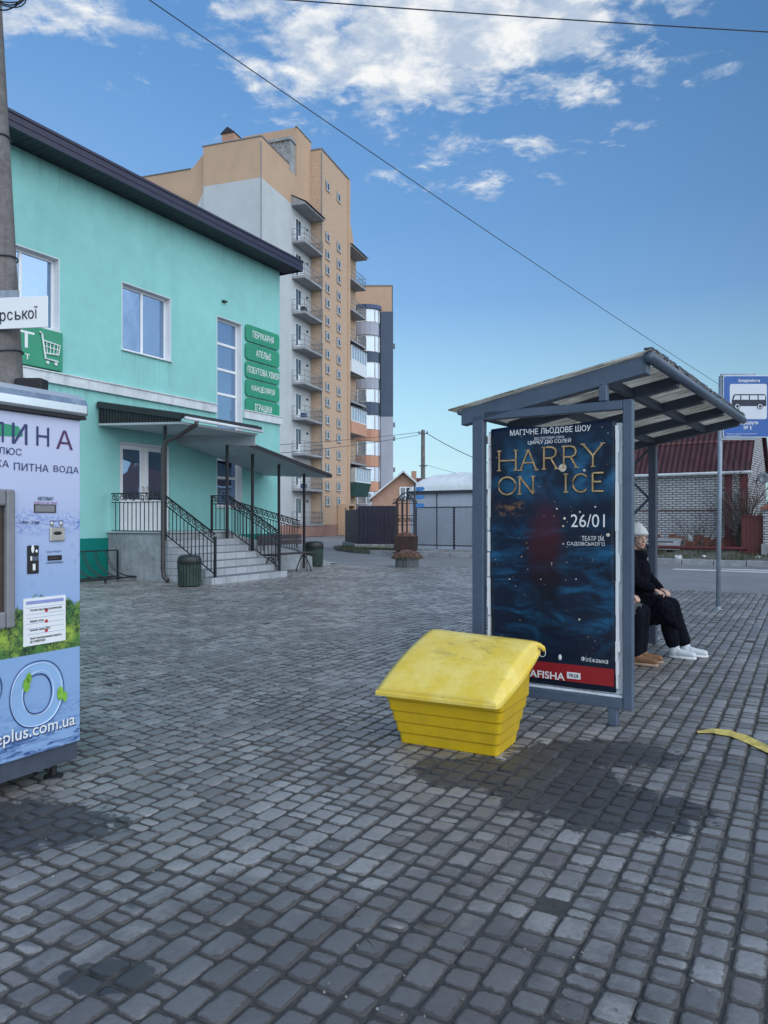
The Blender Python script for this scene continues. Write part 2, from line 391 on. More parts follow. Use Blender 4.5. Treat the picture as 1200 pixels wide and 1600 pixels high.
# granite step tiles: pale blocks with joints
m = bpy.data.materials.new('pale_concrete_tiles'); m.use_nodes = True; t = NT(m.node_tree); t.n.clear()
b = t.new('ShaderNodeBsdfPrincipled'); o = t.new('ShaderNodeOutputMaterial'); t.l.new(b.outputs[0], o.inputs[0])
co = t.coord(); x, y, z = t.sep(co); br = t.new('ShaderNodeTexBrick'); t.put(br.inputs['Vector'], t.comb(t.math('ADD', x, y), z, 0.))
for k, q in (('Color1', (.40, .43, .46, 1)), ('Color2', (.33, .355, .385, 1)), ('Mortar', (.15, .16, .17, 1)), ('Scale', 1.), ('Mortar Size', .008), ('Brick Width', .42), ('Row Height', .165), ('Bias', 0.)): br.inputs[k].default_value = q
t.put(b.inputs['Base Color'], t.mix(t.math('MULTIPLY', t.ss(t.noise(co, 2.2, 6), .4, .7), .5), br.outputs[0], (.22, .24, .26)))
b.inputs['Roughness'].default_value = .75; t.put(b.inputs['Normal'], t.bump(t.noise(co, 40, 4), .2, .006)); M['steptile'] = m
M['slabtile'] = mat('mottled_grey_slab', (.26, .28, .30), .8, .22, 1.4, .1, 40, streak=(.3, 3, (.15, .165, .18)))

# pavers: tone per stone, worn pale faces, damp dark patches with bin shade painted in
m = bpy.data.materials.new('worn_pavers'); m.use_nodes = True; t = NT(m.node_tree); t.n.clear()
b = t.new('ShaderNodeBsdfPrincipled'); o = t.new('ShaderNodeOutputMaterial'); t.l.new(b.outputs[0], o.inputs[0])
co = t.coord(); isl = t.new('ShaderNodeNewGeometry').outputs['Random Per Island']
c = t.mix(isl, (.165, .160, .160), (.350, .340, .332))
c = t.mix(t.math('MULTIPLY', t.ss(t.math('FRACT', t.math('MULTIPLY', isl, 17.3)), .80, .95), .45), c, (.17, .135, .135))
c = t.mix(t.math('MULTIPLY', t.ss(t.noise(co, 45, 6, .7), .42, .68), .42), c, (.105, .105, .11))
c = t.mix(t.math('MULTIPLY', t.ss(t.noise(co, 11, 5, .6), .52, .70), .40), c, (.33, .335, .345))
big = t.noise(co, .7, 5, .6, .3)
c = t.mix(t.math('MULTIPLY', t.ss(big, .42, .62), .45), c, (.082, .076, .076))
at = t.new('ShaderNodeAttribute', attribute_name='edge')
dirt = t.math('ADD', at.outputs['Fac'], t.math('MULTIPLY', t.math('SUBTRACT', t.noise(co, 24, 7, .72, .4), .5), 1.7))
dirt = t.math('ADD', dirt, t.math('MULTIPLY', t.math('SUBTRACT', isl, .5), -.35))
xx_ = t.sep(co)[0]
dirt = t.math('ADD', dirt, t.math('ADD', t.math('MULTIPLY', t.math('SUBTRACT', t.noise(co, .8, 5, .6), .5), 1.5), t.math('ADD', t.lin(xx_, -1.5, 1.2, -.12, .08), t.lin(t.sep(co)[1], 3.0, 9.0, 0., -.28))))  # dirt also thinned with distance, painting a sheen onto the far ground
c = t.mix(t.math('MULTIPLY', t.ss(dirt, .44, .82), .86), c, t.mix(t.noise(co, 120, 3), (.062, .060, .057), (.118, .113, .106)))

x, y, z = t.sep(co)
q1 = t.math('DIVIDE', t.math('SUBTRACT', x, -.1), 1.3); q2 = t.math('DIVIDE', t.math('SUBTRACT', y, 2.35), 1.15)
old = t.math('SUBTRACT', 1.0, t.math('SQRT', t.math('ADD', t.math('MULTIPLY', q1, q1), t.math('MULTIPLY', q2, q2))))
old = t.ss(t.math('ADD', old, t.math('MULTIPLY', t.math('SUBTRACT', t.noise(co, 2.6, 6, .7, .3), .5), 2.2)), -.1, .5)
c = t.mix(t.math('MULTIPLY', old, .62), c, (.070, .064, .066))
wet_shade = None
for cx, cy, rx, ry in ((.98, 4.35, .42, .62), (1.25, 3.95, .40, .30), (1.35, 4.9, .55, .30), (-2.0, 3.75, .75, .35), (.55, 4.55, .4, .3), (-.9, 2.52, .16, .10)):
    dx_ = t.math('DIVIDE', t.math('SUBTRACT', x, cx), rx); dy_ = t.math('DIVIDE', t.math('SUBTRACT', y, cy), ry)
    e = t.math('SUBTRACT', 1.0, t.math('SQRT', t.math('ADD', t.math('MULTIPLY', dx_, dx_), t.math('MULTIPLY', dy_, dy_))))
    wet_shade = e if wet_shade is None else t.math('MAXIMUM', wet_shade, e)
wet_shade = t.ss(t.math('ADD', wet_shade, t.math('MULTIPLY', t.math('SUBTRACT', t.noise(co, 7, 6, .7, .4), .5), 1.5)), -.03, .06)
c = t.mix(t.math('MULTIPLY', wet_shade, .90), c, (.030, .031, .033))  # damp stains, deepened to paint in contact shade beside the grit bin
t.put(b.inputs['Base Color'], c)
dm = t.ss(dirt, .44, .82)
t.put(b.inputs['Roughness'], t.mix(wet_shade, t.mix(dm, (.38,)*3, (.85,)*3), (.52,)*3))
t.put(b.inputs['Specular IOR Level'], t.lin(dm, 0., 1., 1., .25))
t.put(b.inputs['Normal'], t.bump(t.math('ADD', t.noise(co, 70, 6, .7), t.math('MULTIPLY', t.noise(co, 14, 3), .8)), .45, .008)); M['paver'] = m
m = mat('joint_grit', (.040, .040, .040), .95, .4, 30, .6, 150, col2=(.075, .075, .07), dist=.01); M['joint'] = m

# yellow grit bin plastic: faded, scuffed
m = bpy.data.materials.new('faded_yellow_plastic'); m.use_nodes = True; t = NT(m.node_tree); t.n.clear()
b = t.new('ShaderNodeBsdfPrincipled'); o = t.new('ShaderNodeOutputMaterial'); t.l.new(b.outputs[0], o.inputs[0])
co = t.coord(); x, y, z = t.sep(co)
c = t.mix(t.ss(t.noise(co, 5, 6, .65), .35, .7), (.66, .43, .008), (.58, .38, .014))
sc = t.noise(t.comb(t.math('MULTIPLY', x, 9), t.math('MULTIPLY', y, 34), t.math('MULTIPLY', z, 34)), 1., 5, .65)
zone = t.math('MULTIPLY', t.math('MULTIPLY', t.ss(x, .08, .22), t.ss(x, .68, .52)), t.ss(z, .52, .60))
sm = t.noise(t.comb(t.math('MULTIPLY', x, 7), t.math('MULTIPLY', y, 15), 0.), 1., 5, .7, 1.2)
c = t.mix(t.math('MULTIPLY', t.math('MULTIPLY', t.ss(sm, .50, .62), zone), .42), c, (.26, .22, .10))
c = t.mix(t.math('MULTIPLY', t.ss(sc, .60, .74), .35), c, (.36, .30, .12))
c = t.mix(t.math('MULTIPLY', t.ss(t.noise(co, 55, 4), .62, .72), .35), c, (.25, .2, .09))
t.put(b.inputs['Base Color'], c); t.put(b.inputs['Roughness'], t.lin(t.noise(co, 12, 3), .3, .7, .28, .46))
t.put(b.inputs['Normal'], t.bump(t.noise(co, 9, 5, .6), .18, .02)); M['yellow'] = m
m2 = m.copy(); m2.name = 'sky_lit_yellow_lid'; M['yellowlid'] = m2  # body plastic copied paler, the sky's reflection painted into the lid colour
for nd in m2.node_tree.nodes:
    if nd.type == 'MIX' and abs(nd.inputs[6].default_value[0]-.66) < .001 and not nd.inputs[6].is_linked:
        nd.inputs[6].default_value = (.76, .55, .06, 1); nd.inputs[7].default_value = (.83, .66, .18, 1)

# yellow line, worn through to the stone
m = mat('worn_yellow_paint', (.58, .46, .12), .75, .3, 9, .3, 60, streak=(.0, 1, (0, 0, 0))); M['yline'] = m

# polycarbonate roof sheet seen from below: streaky, lets some sky through
m = bpy.data.materials.new('dirty_twin_wall_sheet'); m.use_nodes = True; t = NT(m.node_tree); t.n.clear()
o = t.new('ShaderNodeOutputMaterial'); d = t.new('ShaderNodeBsdfDiffuse'); tr = t.new('ShaderNodeBsdfTranslucent'); mx = t.new('ShaderNodeMixShader')
co = t.coord(); x, y, z = t.sep(co)
st = t.noise(t.comb(t.math('MULTIPLY', x, 2.2), t.math('MULTIPLY', y, 44), 0.), 1., 6, .75)
c = t.mix(t.ss(st, .36, .60), (.22, .18, .13), (.98, .94, .86))
c = t.mix(t.math('MULTIPLY', t.ss(t.noise(co, 3, 5), .5, .75), .5), c, (.25, .21, .16))
t.put(d.inputs[0], c); t.put(tr.inputs[0], c); mx.inputs[0].default_value = .72
t.l.new(d.outputs[0], mx.inputs[1]); t.l.new(tr.outputs[0], mx.inputs[2]); t.l.new(mx.outputs[0], o.inputs[0]); M['poly'] = m

# poster print: night blue, mist and sparks
m = bpy.data.materials.new('dark_show_poster_print'); m.use_nodes = True; t = NT(m.node_tree); t.n.clear()
b = t.new('ShaderNodeBsdfPrincipled'); o = t.new('ShaderNodeOutputMaterial'); t.l.new(b.outputs[0], o.inputs[0])
co = t.coord(); x, y, z = t.sep(co)
c = (.0045, .011, .030)
sw = t.noise(t.comb(t.math('MULTIPLY', x, 1.6), 0., t.math('MULTIPLY', z, 4.5)), 1.6, 7, .65, .8)
zone = t.math('MULTIPLY', t.ss(z, .35, .75), t.ss(z, 1.62, 1.25))
c = t.mix(t.math('MULTIPLY', t.math('MULTIPLY', t.ss(sw, .42, .75), zone), .95), c, (.012, .12, .25))
top = t.math('MULTIPLY', t.ss(z, 1.55, 1.85), t.ss(z, 2.2, 1.95))
c = t.mix(t.math('MULTIPLY', t.math('MULTIPLY', t.ss(t.noise(co, 3.2, 6, .6, .6), .38, .66), top), .95), c, (.020, .15, .30))
q1 = t.math('DIVIDE', t.math('SUBTRACT', x, .60), .20); q2 = t.math('DIVIDE', t.math('SUBTRACT', z, 1.15), .62)
em = t.math('SUBTRACT', 1.05, t.math('SQRT', t.math('ADD', t.math('MULTIPLY', q1, q1), t.math('MULTIPLY', q2, q2))))
em = t.ss(t.math('ADD', em, t.math('MULTIPLY', t.math('SUBTRACT', t.noise(co, 4, 6, .65, .5), .5), 1.0)), 0., .7)
c = t.mix(t.math('MULTIPLY', em, .8), c, t.mix(t.ss(z, .9, 1.6), (.003, .003, .007), (.080, .010, .016)))
vo = t.new('ShaderNodeTexVoronoi'); t.put(vo.inputs['Vector'], co); vo.inputs['Scale'].default_value = 19
sp = t.math('MULTIPLY', t.ss(vo.outputs['Distance'], .11, .03), t.ss(t.sep(vo.outputs['Color'])[0], .25, .6))
c = t.mix(t.math('MULTIPLY', sp, t.ss(z, .4, .7)), c, (.55, .42, .28))
q3 = t.math('MULTIPLY', t.math('MULTIPLY', t.ss(x, .16, .26), t.ss(x, .50, .38)), t.math('MULTIPLY', t.ss(z, 1.50, 1.56), t.ss(z, 1.66, 1.60)))
c = t.mix(t.math('MULTIPLY', t.math('MULTIPLY', q3, t.ss(t.noise(t.comb(t.math('MULTIPLY', x, 14), 0., t.math('MULTIPLY', z, 26)), 1., 5, .7), .45, .65)), .7), c, (.30, .15, .06))
t.put(b.inputs['Base Color'], c); b.inputs['Roughness'].default_value = .42; b.inputs['Specular IOR Level'].default_value = .35
t.put(b.inputs['Normal'], t.bump(t.noise(co, 3, 3), .12, .03)); M['poster'] = m

# water vending machine wrap: pale blue, shrubs, ripples
m = bpy.data.materials.new('printed_water_wrap'); m.use_nodes = True; t = NT(m.node_tree); t.n.clear()
b = t.new('ShaderNodeBsdfPrincipled'); o = t.new('ShaderNodeOutputMaterial'); t.l.new(b.outputs[0], o.inputs[0])
co = t.coord(); x, y, z = t.sep(co)
c = t.mix(t.ss(z, .75, 2.0), (.25, .40, .66), (.52, .56, .75))
v2 = t.noise(t.comb(t.math('MULTIPLY', x, 6), 0., t.math('MULTIPLY', z, 14)), 1.4, 4, .6, 2.5)
spl = t.math('MULTIPLY', t.math('MULTIPLY', t.ss(z, 1.38, 1.45), t.ss(z, 1.58, 1.50)), t.ss(t.math('ABSOLUTE', t.math('SUBTRACT', v2, .5)), .04, .0))
c = t.mix(t.math('MULTIPLY', spl, .8), c, (.05, .12, .52))
dr = t.new('ShaderNodeTexVoronoi'); t.put(dr.inputs['Vector'], co); dr.inputs['Scale'].default_value = 13
ring = t.math('MULTIPLY', t.ss(t.math('ABSOLUTE', t.math('SUBTRACT', dr.outputs['Distance'], .20)), .05, .0), t.math('MULTIPLY', t.ss(z, 1.05, 1.15), t.ss(z, 1.6, 1.45)))
c = t.mix(t.math('MULTIPLY', ring, .35), c, (.14, .22, .50))
lf = t.math('ADD', t.math('MULTIPLY', t.noise(co, 46, 6, .75, .9), .6), t.math('MULTIPLY', t.noise(co, 7, 3, .6), .4)); bushh = t.math('ADD', z, t.math('MULTIPLY', t.noise(co, 9, 4), -.34))
bm_ = t.math('MULTIPLY', t.ss(bushh, .86, .83), t.ss(z, .748, .752))
gcol = t.mix(t.ss(lf, .40, .60), (.008, .035, .028), t.mix(t.ss(t.noise(co, 5, 3), .4, .6), (.34, .48, .07), (.10, .26, .06)))
c = t.mix(bm_, c, gcol)
rip = t.noise(t.comb(t.math('MULTIPLY', x, 3.0), 0., t.math('MULTIPLY', z, 16)), 2.0, 6, .7, .8)
wz = t.ss(z, .60, .22)
c = t.mix(t.math('MULTIPLY', t.ss(rip, .45, .62), wz), c, t.mix(t.ss(z, .40, .24), (.08, .20, .46), (.006, .045, .20)))
c = t.mix(t.math('MULTIPLY', t.math('MULTIPLY', t.ss(rip, .60, .70), t.ss(z, .34, .22)), .7), c, (.45, .58, .75))
t.put(b.inputs['Base Color'], c); b.inputs['Roughness'].default_value = .32
t.put(b.inputs['Normal'], t.bump(t.noise(co, 4, 3), .06, .03)); M['wrap'] = m

# sill_streaks: rain marks below the sills and under the eave of the mint wall
m = M['mint']; t = NT(m.node_tree); b = next(n for n in t.n if n.type == 'BSDF_PRINCIPLED'); src = b.inputs['Base Color'].links[0].from_socket
co = t.coord(); x, y, z = t.sep(co); acc = None
for x0_, x1_, zt_, ln in ((.45, 2.3, 5.80, 1.0), (-3.2, -1.3, 5.84, 1.0), (4.0, 5.4, 1.84, .7), (-9, 7.3, 4.62, .55), (-9, 7.3, 9.72, .8)):
    e = t.math('MULTIPLY', t.math('MULTIPLY', t.ss(x, x0_, x0_+.06), t.ss(x, x1_, x1_-.06)), t.math('MULTIPLY', t.ss(z, zt_-ln, zt_-.02), t.ss(z, zt_+.03, zt_)))
    acc = e if acc is None else t.math('MAXIMUM', acc, e)
sn = t.noise(t.comb(t.math('MULTIPLY', x, 9.), 0., t.math('MULTIPLY', z, .35)), 1., 5, .65)
f = t.math('MULTIPLY', t.math('MULTIPLY', acc, t.ss(sn, .44, .70)), .38)
t.put(b.inputs['Base Color'], t.mix(f, src, (.16, .30, .28)))
# ------------------------------------------------------------------ setting
def sheet(name, pts, mat_, z, kind='structure', thick=.0):
    mb = MB()
    if thick: mb.prism([(x, y, z-thick) for x, y in pts], (0, 0, thick))
    else: mb.add([(x, y, z) for x, y in pts], [tuple(range(len(pts)))])
    o = mb.build(name, mat_); 
    if o.data.polygons[0].normal.z < 0 and not thick: o.data.flip_normals()
    return tag(o, kind=kind)
sheet('ground', [(-900, -300), (900, -300), (900, 1500), (-900, 1500)], M['ground'], -.08)
sheet('road', [(-60, 8), (60, 8), (60, 95), (-60, 95)], M['road'], -.035)

LDIR = (.5736, .8192); RDIR = (.8192, -.5736)          # the shelter's long axis and the road's axis
MINT = Fr((-6.93, 19.17), .4757, .8796)
PLAZA = [(-13, -4), (-11.4, 10.9), MINT.w(7.4, .05)[:2], MINT.w(7.4, -1.9)[:2], (-1.5, 25.2), (2.84, 24.3), (4.2, 19.6), (5.9, 16.6), (8.0, 15.15), (16, 9.5), (16, -4)]
def inside(poly, X, Y):
    r = np.zeros(X.shape, bool); n = len(poly)
    for i in range(n):
        x1, y1 = poly[i]; x2, y2 = poly[(i+1) % n]
        c = (y1 > Y) != (y2 > Y)
        with np.errstate(divide='ignore', invalid='ignore'): xi = (x2-x1)*(Y-y1)/(y2-y1+1e-12)+x1
        r ^= c & (X < xi)
    return r
sheet('paving_bed', PLAZA, M['joint'], -.0065, thick=.0)
def pavers():
    rg = np.random.default_rng(11)
    th = R(29.0); d = np.array([math.sin(th), math.cos(th)]); n_ = np.array([math.cos(th), -math.sin(th)])
    RW = .117; P = []
    for k in range(-190, 190):
        u = -14 + rg.random()*.3; us = []
        L = rg.choice([.074, .112, .116, .165, .170], 460)
        e = u + np.concatenate([[0], np.cumsum(L)]); a = e[:-1]; b_ = e[1:]
        P.append(np.stack([a, b_, np.full_like(a, k*RW), np.full_like(a, (k+1)*RW)], 1))
    P = np.concatenate(P); uc = (P[:, 0]+P[:, 1])/2; vc = (P[:, 2]+P[:, 3])/2
    X = uc*d[0]+vc*n_[0]; Y = uc*d[1]+vc*n_[1]
    keep = (Y > -.5) & (np.abs(X) < .54*np.maximum(Y, 0)+2.3) & inside(PLAZA, X, Y)
    # nothing under the raised entrance
    lx = (X-MINT.p[0])*MINT.d[0]+(Y-MINT.p[1])*MINT.d[1]; ly = (X-MINT.p[0])*MINT.e[0]+(Y-MINT.p[1])*MINT.e[1]
    keep &= ~((ly > -1.7) & (lx > .1))
    P = P[keep]; N = len(P)
    g = .0028 + rg.random(N)*.0024; hu = (P[:, 1]-P[:, 0])/2-g; hv = (P[:, 3]-P[:, 2])/2-g
    uc = (P[:, 0]+P[:, 1])/2 + rg.normal(0, .0015, N); vc = (P[:, 2]+P[:, 3])/2 + rg.normal(0, .0015, N)
    ch = .014; sgn = [(1, -1, 0), (1, -1, 1), (1, 1, 2), (1, 1, 3), (-1, 1, 4), (-1, 1, 5), (-1, -1, 6), (-1, -1, 7)]
    rot = rg.normal(0, .012, N); hz = rg.normal(0, .0022, N); tu = rg.normal(0, .010, N); tv = rg.normal(0, .010, N)
    V = np.zeros((N, 32, 3))
    for ring, (ins, zz_) in enumerate(((.028, .0004), (.0095, -.0010), (.003, -.0030), (0., -.012))):
        for q, (a, b_, idx) in enumerate(((1, -1, 'v'), (1, -1, 'u0'), (1, 1, 'u0'), (1, 1, 'v'), (-1, 1, 'v'), (-1, 1, 'u0'), (-1, -1, 'u0'), (-1, -1, 'v'))):
            c_ = max(ch-ins*.35, .004)
            in_ = np.minimum(ins, .50*np.minimum(hu, hv)); lu = a*(hu-in_); lv = b_*(hv-in_)
            if idx == 'v': lu = a*(hu-in_-c_)
            else: lv = b_*(hv-in_-c_)
            jj_ = .0026 if ring == 0 else .0020; ju = rg.normal(0, jj_, N); jv = rg.normal(0, jj_, N)
            lu = lu+ju; lv = lv+jv
            U = uc+lu-rot*lv; Vv = vc+lv+rot*lu
            V[:, ring*8+q, 0] = U*d[0]+Vv*n_[0]; V[:, ring*8+q, 1] = U*d[1]+Vv*n_[1]
            V[:, ring*8+q, 2] = zz_+hz+tu*lu+tv*lv
    loops = []; starts = []; tot = []
    fl = list(range(8)); sides = []
    for r0 in (0, 8, 16):
        for k in range(8): sides.append([r0+k, r0+8+k, r0+8+(k+1) % 8, r0+(k+1) % 8])
    pat = np.array(fl + [i for s_ in sides for i in s_]); ptot = np.array([8]+[4]*24)
    LV = (np.arange(N)[:, None]*32 + pat[None]).ravel(); PT = np.tile(ptot, N); PS = np.concatenate([[0], np.cumsum(PT)[:-1]])
    me = bpy.data.meshes.new('paving'); me.vertices.add(N*32); me.vertices.foreach_set('co', V.ravel().astype(np.float32))
    me.loops.add(len(LV)); me.loops.foreach_set('vertex_index', LV.astype(np.int32))
    me.polygons.add(len(PT)); me.polygons.foreach_set('loop_start', PS.astype(np.int32)); me.polygons.foreach_set('loop_total', PT.astype(np.int32))
    me.update(calc_edges=True); me.validate()
    if me.polygons[0].normal.z < 0: me.flip_normals()
    at_ = me.attributes.new('edge', 'FLOAT', 'POINT'); at_.data.foreach_set('value', np.tile(np.repeat([0., .72, 1., 1.], 8), N).astype(np.float32))
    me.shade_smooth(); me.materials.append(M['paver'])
    o = bpy.data.objects.new('paving', me); COL.objects.link(o); tag(o, kind='structure'); return N
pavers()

# yellow arc painted on the pavers
def yl():
    mb = MB(); a = [gp(1088, 1144), gp(1112, 1140), gp(1140, 1142), gp(1165, 1150), gp(1200, 1166), gp(1240, 1186), gp(1300, 1216)]
    b_ = [gp(1090, 1147), gp(1112, 1147), gp(1140, 1152), gp(1165, 1162), gp(1200, 1178), gp(1240, 1200), gp(1300, 1232)]
    for i in range(len(a)-1):
        for j in range(6):
            f0, f1 = j/6, (j+1)/6
            q = [Vector(a[i]).lerp(Vector(a[i+1]), f0), Vector(a[i]).lerp(Vector(a[i+1]), f1), Vector(b_[i]).lerp(Vector(b_[i+1]), f1), Vector(b_[i]).lerp(Vector(b_[i+1]), f0)]
            mb.add([(p.x+.004*math.sin(p.x*61), p.y+.004*math.sin(p.x*83), .0075) for p in q], [(0, 1, 2, 3)])
    o = mb.build('painted_line', M['yline']); tag(o, kind='structure')
yl()

# far kerb, verge and the crossing
K0 = (10.9, 25.4)
def KP(wd, l=0., z=0.): return (K0[0]-RDIR[0]*wd+LDIR[0]*l, K0[1]-RDIR[1]*wd+LDIR[1]*l, z)
mb = MB()
for i in range(30):
    a = KP(-16+i*1.0+.012); b_ = KP(-16+(i+1)*1.0-.012)
    mb.bar((a[0], a[1], .055+random.gauss(0, .006)), (b_[0], b_[1], .055+random.gauss(0, .006)), .16, .20)
tag(mb.build('kerb', M['kerb'], bevel=.012), kind='structure')
sheet('verge', [KP(-40, .1)[:2], KP(13.0, .1)[:2], (-1.3, 34.6), (-2.3, 37.2), (-2.6, 40), (2, 60), (60, 60)], M['soil'], .10, thick=.12)
mb = MB()   # the bank in front of the brick house
mb.grid(lambda u, v: (lambda q, h: (q[0], q[1], .10+h))(KP(-16+u*25, .25+v*2.6), .34*v+.07*math.sin(u*40)*v+.05*math.sin(u*97+v*5)), 60, 8)
tag(mb.build('grass_bank', M['soil'], smooth=True), kind='structure')
def grass(name, spots, n, hmax, m_):
    rg = random.Random(5); mb = MB()
    for _ in range(n):
        x, y, z = spots(rg); h = hmax*(.35+rg.random()*.65); a = rg.random()*6.28; wd = .012+.012*rg.random(); l = h*.5*rg.random(); a2 = rg.random()*6.28
        mb.add([(x-wd*math.cos(a), y-wd*math.sin(a), z), (x+wd*math.cos(a), y+wd*math.sin(a), z), (x+l*math.cos(a2), y+l*math.sin(a2), z+h)], [(0, 1, 2)])
    return tag(mb.build(name, m_, fix=False), kind='stuff')
def sp1(rg):
    u = rg.random(); v = rg.random()*.8
    q = KP(-16+u*25, .25+v*2.6); return (q[0], q[1], .09+.34*v)
grass('grass', sp1, 7000, .14, M['grass'])
def sp2(rg):
    a, b_, c = (KP(12.6, .4), (-1.6, 34.7, 0), (-2.2, 37, 0)), rg.random(), rg.random()
    i = 0 if rg.random() < .75 else 1
    p = Vector(a[i]).lerp(Vector(a[i+1]), b_); return (p.x+rg.gauss(0, .25)+.4, p.y+rg.random()*1.2, .10)
grass('weeds', sp2, 2500, .16, M['grass'])
# crossing bars on the road
mb = MB()
for l, w0, w1 in ((-1.6, -9.0, -.6), (-2.5, -9.0, .6), (-3.4, -9, -3.0)):
    q = [KP(w0, l), KP(w1, l), KP(w1, l-.38), KP(w0, l-.38)]
    mb.add([(p[0], p[1], -.031) for p in q], [(0, 1, 2, 3)])
tag(mb.build('crossing_marking', M['roadpaint']), kind='structure')
mb = MB(); mb.lathe([(.30, 0), (.30, .012), (.25, .016), (.0, .016)], 24)
o = mb.build('manhole_cover', M['concrete']); o.location = (*gp(514, 879)[:2], -.006); tag(o, 'round manhole cover let into the paving beyond the further litter bin', 'manhole')
for i, (u, v, s_) in enumerate(((1145, 868, .12), (1100, 866, .10), (1060, 867, .14), (1186, 866, .13))):
    mb = MB(); mb.ball((0, 0, 0), (s_, s_*.7, s_*.55), 7, 5)
    for k, q in enumerate(mb.v): mb.v[k] = tuple(c*(1+.35*math.sin(k*2.3+i)) for c in q)
    o = mb.build('rubbish', M['litter']); u_ = (u-600)/F; Y = 26.6-.25*i; o.location = (u_*Y, Y, .20)
    tag(o, 'pale crumpled rubbish lying in the weeds behind the far kerb', 'rubbish', 'rubbish on the far verge')

def bits():
    rg = random.Random(31); mb = MB()
    for _ in range(420):
        Y = 2.2+14*rg.random()**1.6; x = (rg.random()-.5)*1.05*Y; s_ = .003+.004*rg.random(); a = rg.random()*6.28
        mb.add([(x+s_*math.cos(a+q*1.57+rg.gauss(0, .3)), Y+s_*1.4*math.sin(a+q*1.57), .006+.004*rg.random()) for q in range(4)], [(0, 1, 2, 3)])
    return tag(mb.build('leaf_litter', M['litterbits'], fix=False), kind='stuff')
M['litterbits'] = mat('scattered_bits', (.10, .07, .04), .9, .4, 2, col2=(.40, .39, .36)); bits()

# ------------------------------------------------------------------ mint building
mint = thing('mint_building', 'two storey mint green shop building with a violet brown eave', 'building', MINT.w(0, 0), MINT.rz)
ZT = 9.72
def wall_with_holes(x0, x1, z0, z1, holes, y0, th, mat_, name, parent):
    xs = sorted({x0, x1, *[h[0] for h in holes], *[h[1] for h in holes]}); zs = sorted({z0, z1, *[h[2] for h in holes], *[h[3] for h in holes]})
    mb = MB()
    def hole(i, j):
        cx, cz = (xs[i]+xs[i+1])/2, (zs[j]+zs[j+1])/2
        return any(h[0] < cx < h[1] and h[2] < cz < h[3] for h in holes)
    V = {}; 
    def vid(i, j, k):
        key = (i, j, k)
        if key not in V: V[key] = len(mb.v); mb.v.append((xs[i], y0+k*th, zs[j]))
        return V[key]
    nx, nz = len(xs)-1, len(zs)-1
    for i in range(nx):
        for j in range(nz):
            if hole(i, j): continue
            mb.f.append((vid(i, j, 0), vid(i+1, j, 0), vid(i+1, j+1, 0), vid(i, j+1, 0)))
            mb.f.append((vid(i, j, 1), vid(i, j+1, 1), vid(i+1, j+1, 1), vid(i+1, j, 1)))
            for (di, dj, a, b_) in ((-1, 0, (i, j), (i, j+1)), (1, 0, (i+1, j), (i+1, j+1)), (0, -1, (i, j), (i+1, j)), (0, 1, (i, j+1), (i+1, j+1))):
                ii, jj = i+di, j+dj
                if ii < 0 or jj < 0 or ii >= nx or jj >= nz or hole(ii, jj):
                    mb.f.append((vid(*a, 0), vid(*b_, 0), vid(*b_, 1), vid(*a, 1)))
    return mb.build(name, mat_, parent)
WIN = [(-3.13, -1.38, 5.87, 7.58), (.49, 2.24, 5.83, 7.57), (-6.7, -4.95, 5.87, 7.58)]
TALL = (4.13, 5.30, 1.85, 7.55); DOOR = (.43, 2.27, 1.165, 3.50)
wall_with_holes(-9, 7.27, 1.03, ZT, WIN+[TALL, DOOR], 0, .30, M['mint'], 'wall', mint)
mb = MB(); mb.box(6.97, 7.27, .302, 9.0, 1.03, ZT); mb.box(-9, -8.7, .302, 9.0, 1.03, ZT); mb.box(-9, 7.27, 9.0, 9.3, .0, ZT); mb.build('side_wall', M['mint'], mint)
mb = MB(); mb.box(-9, .40, -.035, .30, -.05, 1.03); mb.box(2.3, 7.29, -.035, .30, -.05, 1.03); mb.box(6.97, 7.29, .302, 9, -.05, 1.03); mb.build('plinth', M['teal'], mint)
for a, b_ in ((-9, 4.06), (5.34, 7.33)):
    mb = MB(); mb.box(a, b_, -.085, .0, 4.64, 4.87); mb.box(a, b_, -.115, .0, 4.872, 4.90); mb.build('ledge', M['ledge'], mint)
